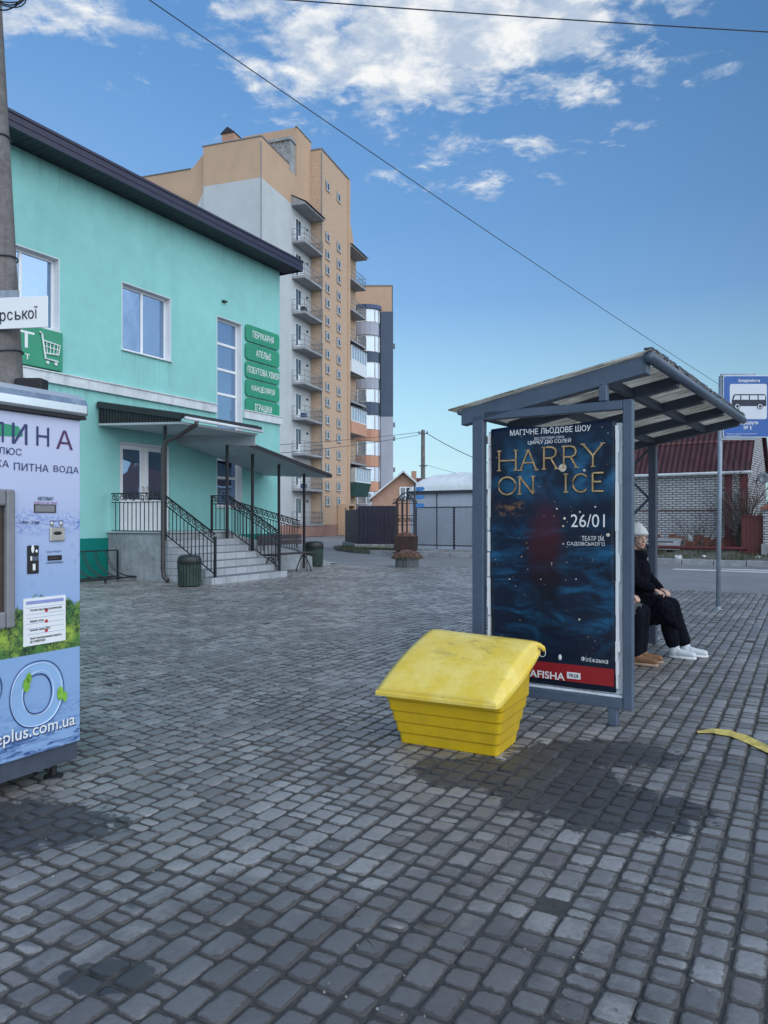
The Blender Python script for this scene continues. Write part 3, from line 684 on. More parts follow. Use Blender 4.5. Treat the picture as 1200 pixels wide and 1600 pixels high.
# eave: fascia, soffit, roof deck
mb = MB(); mb.box(-10, 7.55, -.74, -.70, 9.70, 10.03); mb.box(7.51, 7.55, -.698, 9.9, 9.70, 10.03); mb.box(-10, 7.56, -.765, -.742, 9.99, 10.05); mb.box(-10, 7.56, -.755, -.742, 9.83, 9.85); fa = mb.build('fascia', M['fascia'], mint)
mb = MB(); k = -10
while k < 7.5:
    mb.box(k, min(k+.19, 7.505), -.698, .0, 9.722, 9.74); k += .2
mb.box(-10, 7.505, -.698, .0, 9.742, 9.76); mb.build('soffit', M['soffit'], mint)
mb = MB(); mb.prism([(-10, -.76, 10.055), (-10, 9.9, 10.055), (-10, 4.6, 11.2)], (17.56, 0, 0)); mb.build('roof', M['darkmetal'], mint)
def window(parent, x0, x1, z0, z1, y, mull=(), trans=(), fw=.065, glass=None, sill=True, name='window'):
    mb = MB(); mb.box(x0, x0+fw, y, y+.07, z0, z1); mb.box(x1-fw, x1, y, y+.07, z0, z1); mb.box(x0+fw, x1-fw, y, y+.07, z0, z0+fw); mb.box(x0+fw, x1-fw, y, y+.07, z1-fw, z1)
    for q in mull: mb.box(q-fw*.6, q+fw*.6, y+.003, y+.067, z0+fw, z1-fw)
    for q in trans: mb.box(x0+fw, x1-fw, y-.003, y+.064, q-fw*.6, q+fw*.6)
    o = mb.build(name, M['pvc'], parent, bevel=.006)
    g = MB(); g.box(x0+fw*.5, x1-fw*.5, y+.03, y+.045, z0+fw*.5, z1-fw*.5); g.build('pane', glass or M['glass'], o)
    if sill:
        s_ = MB(); s_.prism([(x0-.04, y-.02, z0-.012), (x0-.04, y-.02, z0+.012), (x0-.04, -.06, z0-.022), (x0-.04, -.06, z0-.045)], (x1-x0+.08, 0, 0)); s_.build('sill', M['ledge'], o)
    return o
def room(x0, x1, z0, z1, parent, y=.32):
    pass
for h in WIN:
    window(mint, h[0]+.02, h[1]-.02, h[2]+.02, h[3]-.02, .17, mull=((h[0]+h[1])/2-.02,))
    mb = MB()   # white plaster reveal round the opening
    mb.box(h[1]-.02, h[1]-.002, -.004, .30, h[2]+.001, h[3]-.001); mb.box(h[0]+.002, h[0]+.02, -.004, .30, h[2]+.001, h[3]-.001); mb.box(h[0]+.02, h[1]-.02, -.004, .30, h[3]-.02, h[3]-.002)
    mb.build('window_reveal', M['white'], mint)
window(mint, TALL[0]+.02, TALL[1]-.02, TALL[2]+.02, TALL[3]-.02, .17, trans=(6.79, 6.02, 5.28, 4.40, 3.3, 2.75), mull=())
mb = MB(); h = TALL
mb.box(h[1]-.02, h[1]-.002, -.004, .30, h[2]+.001, h[3]-.001); mb.box(h[0]+.002, h[0]+.02, -.004, .30, h[2]+.001, h[3]-.001); mb.box(h[0]+.02, h[1]-.02, -.004, .30, h[3]-.02, h[3]-.002); mb.build('window_reveal', M['white'], mint)
mb = MB(); mb.box(4.86, 5.2, .26, .27, 1.9, 7.5); mb.build('curtain', M['bag'], mint)
# entrance door: two glazed leaves in a white frame
mb = MB(); h = DOOR
mb.box(h[0], h[0]+.07, .10, .2, h[2], h[3]); mb.box(h[1]-.07, h[1], .10, .2, h[2], h[3]); mb.box(h[0]+.07, h[1]-.07, .10, .2, h[3]-.07, h[3]); mb.box(1.32, 1.38, .10, .2, h[2], h[3]-.07)
dr = mb.build('door_frame', M['pvc'], mint)
for x0, x1 in ((.505, 1.315), (1.385, 2.195)):
    z0, z1 = h[2]+.02, h[3]-.08
    mb = MB(); fw = .11
    mb.box(x0, x0+fw, .085, .15, z0, z1); mb.box(x1-fw, x1, .085, .15, z0, z1); mb.box(x0+fw, x1-fw, .085, .15, z1-fw, z1); mb.box(x0+fw, x1-fw, .085, .15, z0, z0+.12); mb.box(x0+fw, x1-fw, .085, .15, z0+.72, z0+.83)
    mb.box(x0+fw, x1-fw, .10, .14, z0+.12, z0+.72)
    d = mb.build('door', M['pvc'], mint, bevel=.006)
    g = MB(); g.box(x0+fw, x1-fw, .11, .125, z0+.83, z1-fw); g.build('pane', M['glass'], d)
    g = MB(); hx = 1.27 if x0 < 1 else 1.43; g.tube([(hx, .085, 1.95), (hx, .03, 1.95), (hx, .03, 2.35), (hx, .085, 2.35)], .014, 8); g.build('handle', M['steel'], d, smooth=True)

# small lamp on the wall
o = MB().box(4.35, 4.5, -.10, -.002, 8.0, 8.05).build('wall_bracket', M['darkmetal'], mint)

# green name plates
names = ['ПЕРУКАРНЯ', 'АТЕЛЬЄ', 'ПОБУТОВА ХІМІЯ', 'КАНЦЕЛЯРІЯ', 'ІГРАШКИ']
what = ['hairdresser', 'tailor', 'household goods', 'stationery', 'toy']
span = [(.33, 1.42), (.50, 1.28), (.08, 1.70), (.28, 1.48), (.44, 1.32)]
order = ['topmost of the five', 'second from the top', 'middle of the five', 'second from the bottom', 'lowest of the five']
for k in range(5):
    z1 = 7.59-.572*k
    t_ = thing('name_plate', f'green rounded plate reading {names[k]}, {order[k]} on the mint wall', 'sign', MINT.w(5.42, -.02, z1-.52), MINT.rz, 'green name plates on the mint wall')
    mb = MB(); pts = []; r = .12
    for cx, cz, a0 in ((1.75-r, .52-r, 0), (r, .52-r, 90), (r, r, 180), (1.75-r, r, 270)):
        for q in range(5): a = R(a0+q*22.5); pts.append((cx+r*math.cos(a), -.045, cz+r*math.sin(a)))
    mb.prism(pts, (0, .04, 0)); mb.build('plate', M['signgreen'], t_, bevel=.006)
    mb = MB()
    mb.tube([(.9, -.005, -.04), (.9, -.005, .02)], .014, 6)
    if k < 4: mb.build('fixing', M['galv'], t_)
    mb = MB(); text_box(mb, names[k], span[k][0], span[k][1], .16, .37, -.049, .012); mb.build('lettering', M['ltr'], t_)
# supermarket board with a trolley
t_ = thing('shop_sign', 'green shop board with a white shopping trolley, beside the concrete pole', 'sign', MINT.w(-3.6, -.02, 4.93), MINT.rz)
mb = MB(); mb.box(0, 2.22, -.10, -.002, 0, .90); mb.build('board', M['signgreen'], t_, bevel=.01)
mb = MB(); text_box(mb, 'Т', 1.05, 1.45, .38, .74, -.104, .02); text_box(mb, 'т', 1.22, 1.34, .12, .24, -.104, .01); mb.build('lettering', M['ltr'], t_)
mb = MB(); P = lambda x, z: (1.56+x, -.125, z)
mb.tube([P(.02, .80), P(.08, .76), P(.17, .22), P(.50, .20)], .022, 6)
mb.tube([P(.10, .62), P(.56, .58), P(.52, .36), P(.15, .34)], .018, 6)
for q in range(1, 5): mb.tube([P(.10+.10*q, .60), P(.13+.085*q, .35)], .010, 5)
mb.tube([P(.12, .50), P(.54, .47)], .010, 5)
for q in (.22, .44): mb.lathe([(.035, -.02), (.035, .02)], 12); n_ = 24; \
    mb.v[-n_:] = [(P(q, .14)[0]+v[0], -.125+v[2], .14+v[1]) for v in mb.v[-n_:]]
mb.build('trolley_emblem', M['ltr'], t_)

# ------------------------------------------------------------------ entrance platform, steps and ramp
PL = 1.15
st = thing('entrance_steps', 'pale tiled entrance steps with a platform and a side ramp', 'stairs', MINT.w(0, 0), MINT.rz)
mb = MB(); mb.box(.02, 2.65, -1.78, -.04, -.02, PL); 
mb.build('platform', M['slabtile'], st, bevel=.008)
mb = MB(); mb.box(-.03, 2.68, -1.81, -.04, PL+.001, PL+.035); mb.build('platform_cap', M['steptile'], st, bevel=.006)
for i in range(6):
    z1 = PL*(6-i)/7; y1 = -1.782-.285*i
    mb = MB(); mb.box(.02+.0015*i if i < 5 else -.12, 2.65 if i < 5 else 2.78, y1-.285-(.03 if i == 5 else 0), y1-.001, -.02, z1); mb.build('step', M['steptile'], st, bevel=.008)
mb = MB(); mb.prism([(2.69, -1.8, -.02), (7.6, -1.8, -.02), (7.6, -1.8, .10), (2.69, -1.8, PL-.03)], (0, 1.76, 0)); mb.build('ramp', M['slabtile'], st)

# canopy
cn = thing('entrance_canopy', 'dark sheet metal canopy on thin posts over the steps and ramp', 'canopy', MINT.w(0, 0), MINT.rz)
def corr_panel(mb, a, b_, c, d, n, amp, th):
    """corrugated sheet between the edges a-b (high) and c-d (low); waves run across a-b"""
    a, b_, c, d = map(Vector, (a, b_, c, d)); up = (b_-a).cross(c-a).normalized()
    if up.z < 0: up = -up
    V = []; Fs = []; N = n*4
    for i in range(N+1):
        h = up*(amp*(math.sin(i*math.pi/2)))
        for p in (a.lerp(b_, i/N)+h, c.lerp(d, i/N)+h, c.lerp(d, i/N)+h-up*th, a.lerp(b_, i/N)+h-up*th): V.append(p)
    for i in range(N):
        for k in range(4): Fs.append((i*4+k, i*4+(k+1) % 4, (i+1)*4+(k+1) % 4, (i+1)*4+k))
    Fs += [(0, 1, 2, 3), (N*4+3, N*4+2, N*4+1, N*4)]
    mb.add(V, Fs)
mb = MB(); corr_panel(mb, (-.32, -.04, 4.38), (2.55, -.04, 4.38), (-.36, -2.86, 3.90), (2.55, -2.86, 3.90), 16, .022, .02)
mb.bar((-.33, -.05, 4.30), (-.37, -2.86, 3.83), .03, .12); mb.build('roof_sheet', M['darkmetal'], cn)
mb = MB(); mb.prism([(-.27, -.06, 4.27), (-.27, -2.70, 3.83), (-.27, -2.70, 3.72), (-.27, -.06, 3.86)], (.03, 0, 0)); 
for k in range(26): mb.box(-.285, -.27, -.06-.1*k-.045, -.06-.1*k, 3.87-.0053*k*10*.1+.0, 4.24-.165*k*.1)
mb.build('gable_cladding', M['darkmetal'], cn)
mb = MB(); mb.prism([(-.30, -.06, 3.80), (-.30, -2.78, 3.68), (-.30, -2.78, 3.73), (-.30, -.06, 3.85)], (2.8, 0, 0)); mb.build('soffit', M['canopysoffit'], cn)
mb = MB(); mb.tube([(-.34, -2.92, 3.80), (2.52, -2.92, 3.775)], .042, 8); mb.build('gutter', M['ledge'], cn, smooth=True)
mb = MB(); mb.box(-.36, 2.54, -2.885, -2.862, 3.80, 3.90); mb.build('eave_board', M['darkmetal'], cn)
mb = MB(); corr_panel(mb, (2.52, -.04, 3.78), (6.55, -.04, 3.18), (2.52, -2.55, 3.50), (6.45, -2.55, 2.86), 24, .016, .02); mb.bar((2.45, -2.56, 3.45), (6.45, -2.56, 2.82), .03, .11); mb.bar((6.5, -.04, 3.13), (6.45, -2.55, 2.82), .03, .09); mb.build('lower_roof_sheet', M['darkmetal'], cn)
mb = MB(); mb.prism([(2.45, -.05, 3.62), (6.42, -.05, 2.93), (6.40, -2.53, 2.79), (2.45, -2.53, 3.44)], (0, 0, -.03)); mb.prism([(2.42, -.05, 3.59), (2.42, -2.75, 3.41), (2.42, -2.75, 3.70), (2.42, -.05, 3.83)], (.028, 0, 0)); mb.build('lower_soffit', M['canopysoffit'], cn)
for x, z0, z1 in ((.07, PL*.86, 3.72), (2.33, PL*.86, 3.46), (3.40, .9, 3.29), (4.63, .68, 3.09), (5.92, .40, 2.88)):
    mb = MB(); mb.box(x-.03, x+.03, -1.93, -1.87, z0-(.4 if x > 2.5 else .3), z1); mb.build('post', M['darkmetal'], cn)
mb = MB(); mb.tube([(.05, -2.92, 3.78), (.05, -2.88, 3.68), (-.02, -2.35, 3.42), (-.10, -2.10, 3.33), (-.12, -2.02, 3.15), (-.12, -2.02, .30), (-.13, -2.07, .12), (-.15, -2.2, .06)], .052, 8); mb.build('drainpipe', M['pipe'], cn, smooth=True)

# wrought iron railings
def scroll(mb, c, ax, r, sgn=1, turns=1.35, th=.009):
    """a C scroll in the plane spanned by ax (along) and z"""
    pts = []
    for i in range(15):
        a = sgn*(i/14*turns*2*math.pi); q = r*(1-.68*i/14)
        pts.append((c[0]+ax[0]*q*math.cos(a), c[1]+ax[1]*q*math.cos(a), c[2]+q*math.sin(a)+ax[2]*q*math.cos(a)))
    mb.tube(pts, th, 4, caps=False)
def railing(name_root, label, segs, y_posts, group):
    t_ = thing(name_root, label, 'railing', MINT.w(*segs[0][0][:2], segs[0][0][2]), MINT.rz, group)
    o0 = Vector(segs[0][0])
    tr = MB(); br_ = MB(); sc_ = MB()
    for a, b_ in segs:
        a = Vector(a)-o0; b_ = Vector(b_)-o0; L = (b_-a).length; dn = (b_-a)/L
        for h, q in ((.98, .040), (.76, .026), (.06, .026)): tr.bar(a+Vector((0, 0, h)), b_+Vector((0, 0, h)), q, q*.8)
        n = max(2, int(L/.135))
        for i in range(1, n): p = a+dn*(L*i/n); br_.bar(p+Vector((0, 0, .06)), p+Vector((0, 0, .78)), .016)
        m_ = max(1, int(L/.24))
        for i in range(m_):
            p = a+dn*(L*(i+.5)/m_)+Vector((0, 0, .88)); scroll(sc_, p-dn*.058, dn, .080, 1, th=.013); scroll(sc_, p+dn*.058, -dn, .080, -1, th=.013)
    tr.build('rail', M['wrought'], t_); br_.build('bars', M['wrought'], t_); sc_.build('scrollwork', M['wrought'], t_)
    for p in y_posts:
        q = Vector(p)-o0; mb = MB(); mb.box(q.x-.025, q.x+.025, q.y-.025, q.y+.025, q.z-.12, q.z+1.0); mb.build('post', M['wrought'], t_)
    return t_
g_ = 'wrought iron railings of the entrance'
railing('stair_railing', 'wrought iron railing with scrolls down the left side of the steps', [((.06, -.12, PL), (.06, -1.80, PL)), ((.06, -1.80, PL), (.06, -3.45, .17))], [(.06, -3.45, .10)], g_)
railing('stair_railing', 'wrought iron railing with scrolls down the right side of the steps', [((2.6, -1.14, PL), (2.6, -1.72, PL)), ((2.6, -1.72, PL), (2.6, -3.40, .19))], [(2.6, -1.14, PL), (2.6, -3.40, .10)], g_)
railing('ramp_railing', 'wrought iron railing sloping gently along the side ramp', [((2.68, -1.74, PL-.12), (5.92, -1.74, .46))], [], g_)

# litter bins
def make_bin():
    t_ = thing('litter_bin', 'dark green slatted litter bin at the left foot of the entrance steps', 'litter bin', (0, 0, 0), 0, 'litter bins near the entrance')
    mb = MB(); mb.lathe([(.20, .03), (.215, .04), (.235, .47), (.23, .47), (.19, .06)], 24); mb.build('drum', M['binlid'], t_, smooth=True)
    mb = MB()
    for k in range(22):
        a = 2*math.pi*k/22; u = Vector((math.cos(a), math.sin(a), 0)); p = u*.232; q = u*.252
        mb.bar(p+Vector((0, 0, .02)), q+Vector((0, 0, .50)), .058, .022, up=u)
    mb.build('slats', M['binwood'], t_, bevel=.004)
    mb = MB(); mb.lathe([(.255, .50), (.268, .51), (.262, .60), (.245, .66), (.20, .685), (.155, .69), (.15, .60), (.15, .5)], 24, caps=False); mb.build('rim', M['binlid'], t_, smooth=True)
    mb = MB(); mb.lathe([(.148, .40), (.149, .665), (.13, .665), (.13, .40)], 16); mb.build('liner', M['black'], t_, smooth=True)
    return t_
b1 = make_bin(); b1.location = gp(296, 916)
b1.location.z = 0
b2 = dup(b1, gp(491, 885), 1.1, 'dark green slatted litter bin beyond the bench, near the end of the ramp'); b2.scale = (1.12, 1.12, 1.15)

# bench on arched iron legs beside the ramp
BX = 3.05
bn = thing('park_bench', 'dark slatted bench with iron legs in front of the ramp', 'bench', MINT.w(BX, -2.55, 0), MINT.rz)
mb = MB()
for k in range(3): mb.box(-.05, 2.0, -.30+.15*k-.06, -.30+.15*k+.06, .52, .555)
mb.build('seat', M['bench'], bn, bevel=.006)
mb = MB()
for k in range(2): mb.box(-.05, 2.0, .13+.02*k, .16+.02*k, .78+.15*k, .91+.15*k)
mb.build('backrest', M['bench'], bn, bevel=.006)
for x in (.18, 1.75):
    mb = MB(); mb.tube([(x, -.36, .0)]+[(x, -.34+.48*i/10, .0+.46*math.sin(math.pi*(i/10*.9+.05))) for i in range(11)]+[(x, .16, 0)], .016, 6)
    mb.tube([(x, -.36, .51), (x, .10, .51), (x, .15, .75), (x, .19, 1.06)], .015, 6); mb.tube([(x, -.22, .0), (x, -.20, .50)], .013, 6); mb.build('leg', M['wrought'], bn)

# bicycle stands
def bike_rack(label, loc, n, rev=False):
    t_ = thing('bicycle_stand', label, 'bicycle stand', loc, MINT.rz, 'bicycle stands by the mint building')
    mb = MB(); Lg = .33*n
    mb.bar((-.1, .05, .10), (Lg+.05, .05, .10), .035); mb.bar((-.1, -.45, .10), (Lg+.35, -.45, .10), .035); mb.bar((-.1, .05, .74), (Lg, .05, .74), .03); mb.bar((Lg, .05, 0), (Lg, .05, .74), .035); mb.bar((-.1, .05, 0), (-.1, .05, .74), .035)
    for x in (-.05, Lg*.5, Lg+.28): mb.bar((x, -.45, 0), (x, -.45, .10), .03)
    mb.build('stand_frame', M['wrought'], t_)
    for k in range(n):
        mb = MB()
        for q in (0, .07):
            mb.tube([(.33*k-.05+q+.33*(1-math.cos(a)), .05-.5*(1-math.cos(a)), .74-.62*math.sin(a)) for a in [R(9*i) for i in range(11)]], .010, 5)
        mb.build('hoop', M['wrought'], t_)
    return t_
bike_rack('dark iron bicycle stand with curved hoops between the vending machine and the steps', MINT.w(-1.75, -.55, 0), 5)
mb = MB(); t_ = thing('bicycle_stand', 'small bicycle stand of two iron arches beside the further litter bin', 'bicycle stand', gp(463, 886), MINT.rz, 'bicycle stands by the mint building')
for r in (.36, .25): mb.tube([(r*math.cos(R(12*i)), 0, r*1.2*math.sin(R(12*i))) for i in range(16)], .014, 6)
mb.build('arch', M['wrought'], t_); mb = MB(); mb.bar((-.45, 0, .02), (.45, 0, .02), .04); mb.build('foot', M['wrought'], t_)
# ------------------------------------------------------------------ tall tan and white flats
FA = Fr((-9.6, 60.0), .327, .945)
ap = thing('apartment_tower', 'tall tan and pale grey block of flats with small open balconies', 'building', FA.w(0, 0), FA.rz)
def bx(name, m_, par, *b, bevel=0): return MB().box(*b).build(name, m_, par, bevel=bevel)
bx('wall', M['aptwhite'], ap, 0, 9.358, 0, 5.2, -.1, 28.2)
mb = MB(); mb.box(0, 4.95, 0, 5.2, 28.2, 31.4); mb.box(4.95, 6.4, 0, 5.2, 28.2, 30.9); mb.box(6.4, 9.358, .0, 5.2, 28.2, 35.2); mb.build('upper_wall', M['apttan'], ap)
mb = MB(); mb.box(9.36, 16.0, 0, 5.2, -.1, 31.4); mb.box(16.0, 20.5, 0, 5.2, -.1, 29.6); mb.prism([(16.0, 0, 29.6), (19.9, 0, 29.6), (19.2, 0, 31.2), (18.2, 0, 31.9), (16.0, 0, 32.0)], (0, 5.2, 0)); mb.build('rear_wall', M['apttan'], ap)
mb = MB(); mb.box(.5, 20.5, 5.2, 24, -.1, 30.05); mb.prism([(.5, 5.2, 30.05), (.5, 6.6, 30.05), (.5, 5.2, 31.38)], (6, 0, 0)); mb.build('side_wall', M['apttan'], ap)
mb = MB(); mb.prism([(.49, 5.2, 0), (.49, 5.9, 0), (.49, 5.9, 27.0), (.49, 5.2, 28.2)], (-.2, 0, 0)); mb.build('corner_panel', M['aptwhite'], ap)
mb = MB()
for a in ((-.06, 5.0, -.06, .12, 31.4, 31.48), (-.06, .12, .12, 5.3, 31.4, 31.48), (6.3, 9.3, -.06, .12, 35.2, 35.28), (9.3, 16.1, -1.08, -.86, 34.5, 34.6), (9.28, 9.46, -.86, 3.0, 34.5, 34.6), (15.9, 16.1, -.86, 3, 34.5, 34.6), (.42, .6, 6.7, 24, 30.05, 30.12)): mb.box(*a)
mb.build('parapet_cap', M['rail'], ap)
mb = MB(); mb.box(5.5, 6.395, .15, 2.3, 30.9, 33.7); mb.box(5.3, 6.5, .05, 2.5, 33.7, 33.95); 
for q in (.5, 1.0, 1.6): mb.box(5.42, 5.5, q, q+.14, 33.2, 33.7)
mb.build('roof_housing', M['concrete'], ap)
ch = MB(); ch.box(1.0, 2.0, 3.0, 4.1, 31.3, 32.7); cho = ch.build('chimney', M['brickred'], ap)
mb = MB(); mb.prism([(.9, 2.9, 32.7), (.9, 4.2, 32.7), (.9, 3.55, 33.2)], (1.2, 0, 0)); mb.build('chimney_cap', M['darkmetal'], cho)
tw = bx('stair_tower', M['apttan_face'], ap, 9.36, 16.0, -1.0, -.002, -.1, 34.5)
bx('stair_tower_top', M['apttan'], ap, 9.36, 16.0, .0, 3.0, 31.402, 34.5)
bx('stair_tower_pier', M['apttan'], ap, 15.55, 16.08, -1.12, -1.002, .0, 34.4)
mb = MB(); mb.box(-.05, 9.3, -.10, -.002, -.1, 1.0); mb.box(9.45, 15.5, -1.06, -1.002, -.1, 1.0); mb.build('plinth', M['aptpink'], ap)
mb = MB(); mb.tube([(9.32, -1.06, 0), (9.32, -1.06, 34.3)], .05, 6); mb.tube([(-.03, -.03, 0), (-.03, -.03, 31)], .04, 5); mb.build('downpipe', M['rail'], ap)
# stair windows: two columns, two rows a storey
def swin(x, z):
    o = MB().box(x-.48, x+.48, -1.02, -.985, z-.42, z+.42).build('stair_window', M['darkmetal'], ap)
    f = MB()
    for q in ((x-.40, x-.35, z-.34, z+.36), (x+.35, x+.40, z-.34, z+.36), (x-.35, x+.35, z+.31, z+.36), (x-.35, x+.35, z-.34, z-.28), (x-.1, x-.04, z-.28, z+.31)): f.box(q[0], q[1], -1.045, -1.022, q[2], q[3])
    f.build('frame', M['pvc'], o)
    MB().box(x-.36, x+.36, -1.034, -1.024, z-.28, z+.30).build('pane', M['glass_d'], o)
    MB().box(x-.52, x+.52, -1.07, -1.002, z-.48, z-.43).build('sill', M['apttan'], o)
for x in (10.75, 13.4):
    for k in range(-1, 9):
        for dz in (2.0, .38):
            z = 1.1+3*k+dz
            if z > 1.5 and not (x > 13 and z < 2.6): swin(x, z)
    swin(x, 31.75)
# entrance of the stair tower
e_ = bx('entrance_door', M['darkmetal'], ap, 13.35, 14.75, -1.05, -1.002, 0, 2.5)
mb = MB(); mb.box(13.1, 15.0, -2.1, -1.03, 2.75, 2.9); mb.box(13.1, 13.3, -2.1, -1.03, 0, 2.75); mb.box(14.8, 15.0, -2.1, -1.03, 0, 2.75); mb.build('porch', M['apttan'], e_)
# balconies
def bdoor(x, z, parent):
    f = MB(); f.box(x-.78, x+.30, -.035, -.004, z, z+2.25); d = f.build('balcony_door', M['pvc'], parent)
    g = MB(); g.box(x-.70, x-.35, -.05, -.037, z+.35, z+2.15); g.box(x-.25, x+.22, -.05, -.037, z+.9, z+2.15); g.build('pane', M['glass_d'], d)
def balcony(x0, x1, z, glazed=None, ground=False):
    p = 1.2
    o = MB().box(x0, x1, -p, -.002, z-.20, z).build('balcony', M['slab'], ap)
    if glazed is None:
        r = MB()
        for a, b_ in (((x0+.03, -.02), (x0+.03, -p+.03)), ((x0+.03, -p+.03), (x1-.03, -p+.03)), ((x1-.03, -p+.03), (x1-.03, -.02))):
            for h in (.14, .55, 1.02): r.bar((*a, z+h), (*b_, z+h), .035)
            L = math.dist(a, b_); n = max(2, int(L/.30))
            for i in range(n+1): q = (a[0]+(b_[0]-a[0])*i/n, a[1]+(b_[1]-a[1])*i/n); r.bar((*q, z), (*q, z+1.02), .022)
        r.build('balcony_railing', M['rail'], o)
    else:
        q = .55 if glazed == 'greenpanel' else 0
        mb = MB(); mb.box(x0-.02, x1+.02, -p-.05, -.004, z-.18, z+1.0) if not q else mb.prism([(x0, -.004, z-.35), (x0, -p-.15, z-.35), (x0, -p-q, z+1.0), (x0, -.004, z+1.0)], (x1-x0, 0, 0))
        mb.build('balcony_panel', M[glazed], o)
        g = MB(); yo = -p-.03-q*.8; g.box(x0, x1, yo, -.01, z+1.003, z+2.42); gl = g.build('balcony_glazing', M['frost'], o)
        f = MB(); n = 6
        for i in range(n+1): xx = x0+(x1-x0)*i/n; f.box(xx-.04, xx+.04, yo-.03, yo-.003, z+1.0, z+2.45)
        for h in (1.0, 2.36): f.box(x0, x1, yo-.025, yo-.004, z+h, z+h+.09)
        for yy in (yo, yo*.5): f.box(x0-.03, x0-.004, yy, yy+.08, z+1.0, z+2.42)
        f.build('frame', M['pvc'], gl); r = MB(); r.prism([(x0-.1, yo-.15, z+2.42), (x0-.1, .0, z+2.55), (x0-.1, 0, z+2.6), (x0-.1, yo-.15, z+2.48)], (x1-x0+.2, 0, 0)); r.build('balcony_roof', M['darkmetal'], o)
for k in range(0, 9):
    z = 1.1+3*k
    balcony(5.45, 9.32, z); bdoor(6.9, z+.02, ap)
    MB().box(8.35, 8.55, -.10, -.004, z+1.9, z+2.05).build('wall_lamp', M['black'], ap)
    if k in (1, 3, 6): MB().box(5.6, 6.15, -1.1, -.75, z+.005, z+.40).build('balcony_box', M['blueroof'] if k != 6 else M['binlid'], ap)
    if k >= 1: balcony(16.2, 20.3, z, {5: 'pvc', 3: 'orange', 1: 'greenpanel'}.get(k))
    bdoor(18.2, z+.02, ap)
for x0, x1 in ((5.45, 9.32), (16.2, 20.3)):
    mb = MB(); mb.box(x0-.1, x1+.1, -1.3, -.002, 28.05, 28.2); mb.prism([(x0-.1, -1.3, 28.2), (x0-.1, -.002, 28.2), (x0-.1, -.002, 28.9)], (x1-x0+.2, 0, 0)); o = mb.build('balcony_canopy', M['slab'], ap)
    mb = MB(); mb.prism([(x0-.15, -1.42, 28.2), (x0-.15, -.002, 28.93), (x0-.15, -.002, 28.99), (x0-.15, -1.42, 28.26)], (x1-x0+.3, 0, 0)); mb.build('sheet', M['darkmetal'], o)
mb = MB(); mb.box(5.4, 9.3, -1.25, -.11, .0, .86); mb.build('cellar_box', M['aptpink'], ap)

# second block beyond
FB = Fr((0.90, 88.0), .012, 1.)
bb = thing('apartment_block', 'slate blue and tan block of flats with curved glazed bays beyond the tan tower', 'building', FB.w(0, 0), FB.rz)
bx('wall', M['apttan'], bb, 0, 14, 0, 14, 25.2, 28.2)
bx('wall', M['slate'], bb, 0, 14, 0, 14, 13.2, 25.2)
bx('wall', M['ltgrey'], bb, 0, 14, 0, 14, -.1, 13.2)
bx('parapet_cap', M['rail'], bb, -.1, 14.1, -.1, 14.1, 28.2, 28.3)
bx('pilaster', M['slate'], bb, -.28, -.002, -.15, 1.25, 13.2, 25.2)
bx('pilaster', M['ltgrey'], bb, -.28, -.002, -.15, 1.25, .0, 13.197)
def bay(z0, z1, m_, g=0., name='bay_panel', par=None):
    mb = MB(); pts = []
    for i in range(9):
        a = R(180*i/8); pts.append((-.02-(1.05+g)*math.sin(a), 2.9-(1.45+g)*math.cos(a), z0))
    mb.prism(pts, (0, 0, z1-z0)); return mb.build(name, m_, par or bb)
rows = [('g', 23.9, 25.35), ('ltgrey', 22.35, 23.9), ('g', 20.55, 22.3), ('slate', 19.3, 20.55), ('g', 17.55, 19.3), ('ltgrey', 16.25, 17.55), ('g', 14.8, 16.25), ('slate', 13.3, 14.8), ('g', 11.7, 13.3), ('orange', 10.3, 11.7),
        ('g', 8.75, 10.3), ('orange', 7.4, 8.75), ('g', 5.8, 7.4), ('orange', 4.6, 5.8), ('g', 3.2, 4.6), ('ltgrey', 0, 3.2)]
for k_, z0, z1 in rows:
    if k_ == 'g':
        o = bay(z0, z1, M['frost'], -.03, 'bay_window'); f = MB()
        for i in range(0, 9, 2):
            a = R(180*i/8); x, y = -.02-1.05*math.sin(a), 2.9-1.45*math.cos(a); f.box(x-.07, x+.05, y-.06, y+.06, z0, z1)
        for za_, zb_, g_ in ((z0-.03, z0+.06, .02), (z1-.06, z1+.002, .015)): f.prism([(-.02-(1.05+g_)*math.sin(R(22.5*i)), 2.9-(1.45+g_)*math.cos(R(22.5*i)), za_) for i in range(9)], (0, 0, zb_-za_))
        f.build('frame', M['pvc'], o)
    else: bay(z0+.07, z1-.065, M[k_])
bay(25.36, 25.8, M['blueroof'], .25, 'bay_roof')
for z in (10.8, 7.2, 12.4, 21.5, 3.9):
    MB().box(.6, 1.1, -.38, -.02, z-.25, z+.25).build('air_conditioner', M['rail'], bb)
for k in range(8):
    z = 3.1+3*k
    o = MB().box(-.03, -.004, 5.0, 6.6, z, z+1.5).build('window', M['pvc'], bb); MB().box(-.045, -.032, 5.1, 6.5, z+.1, z+1.4).build('pane', M['glass_d'], o)

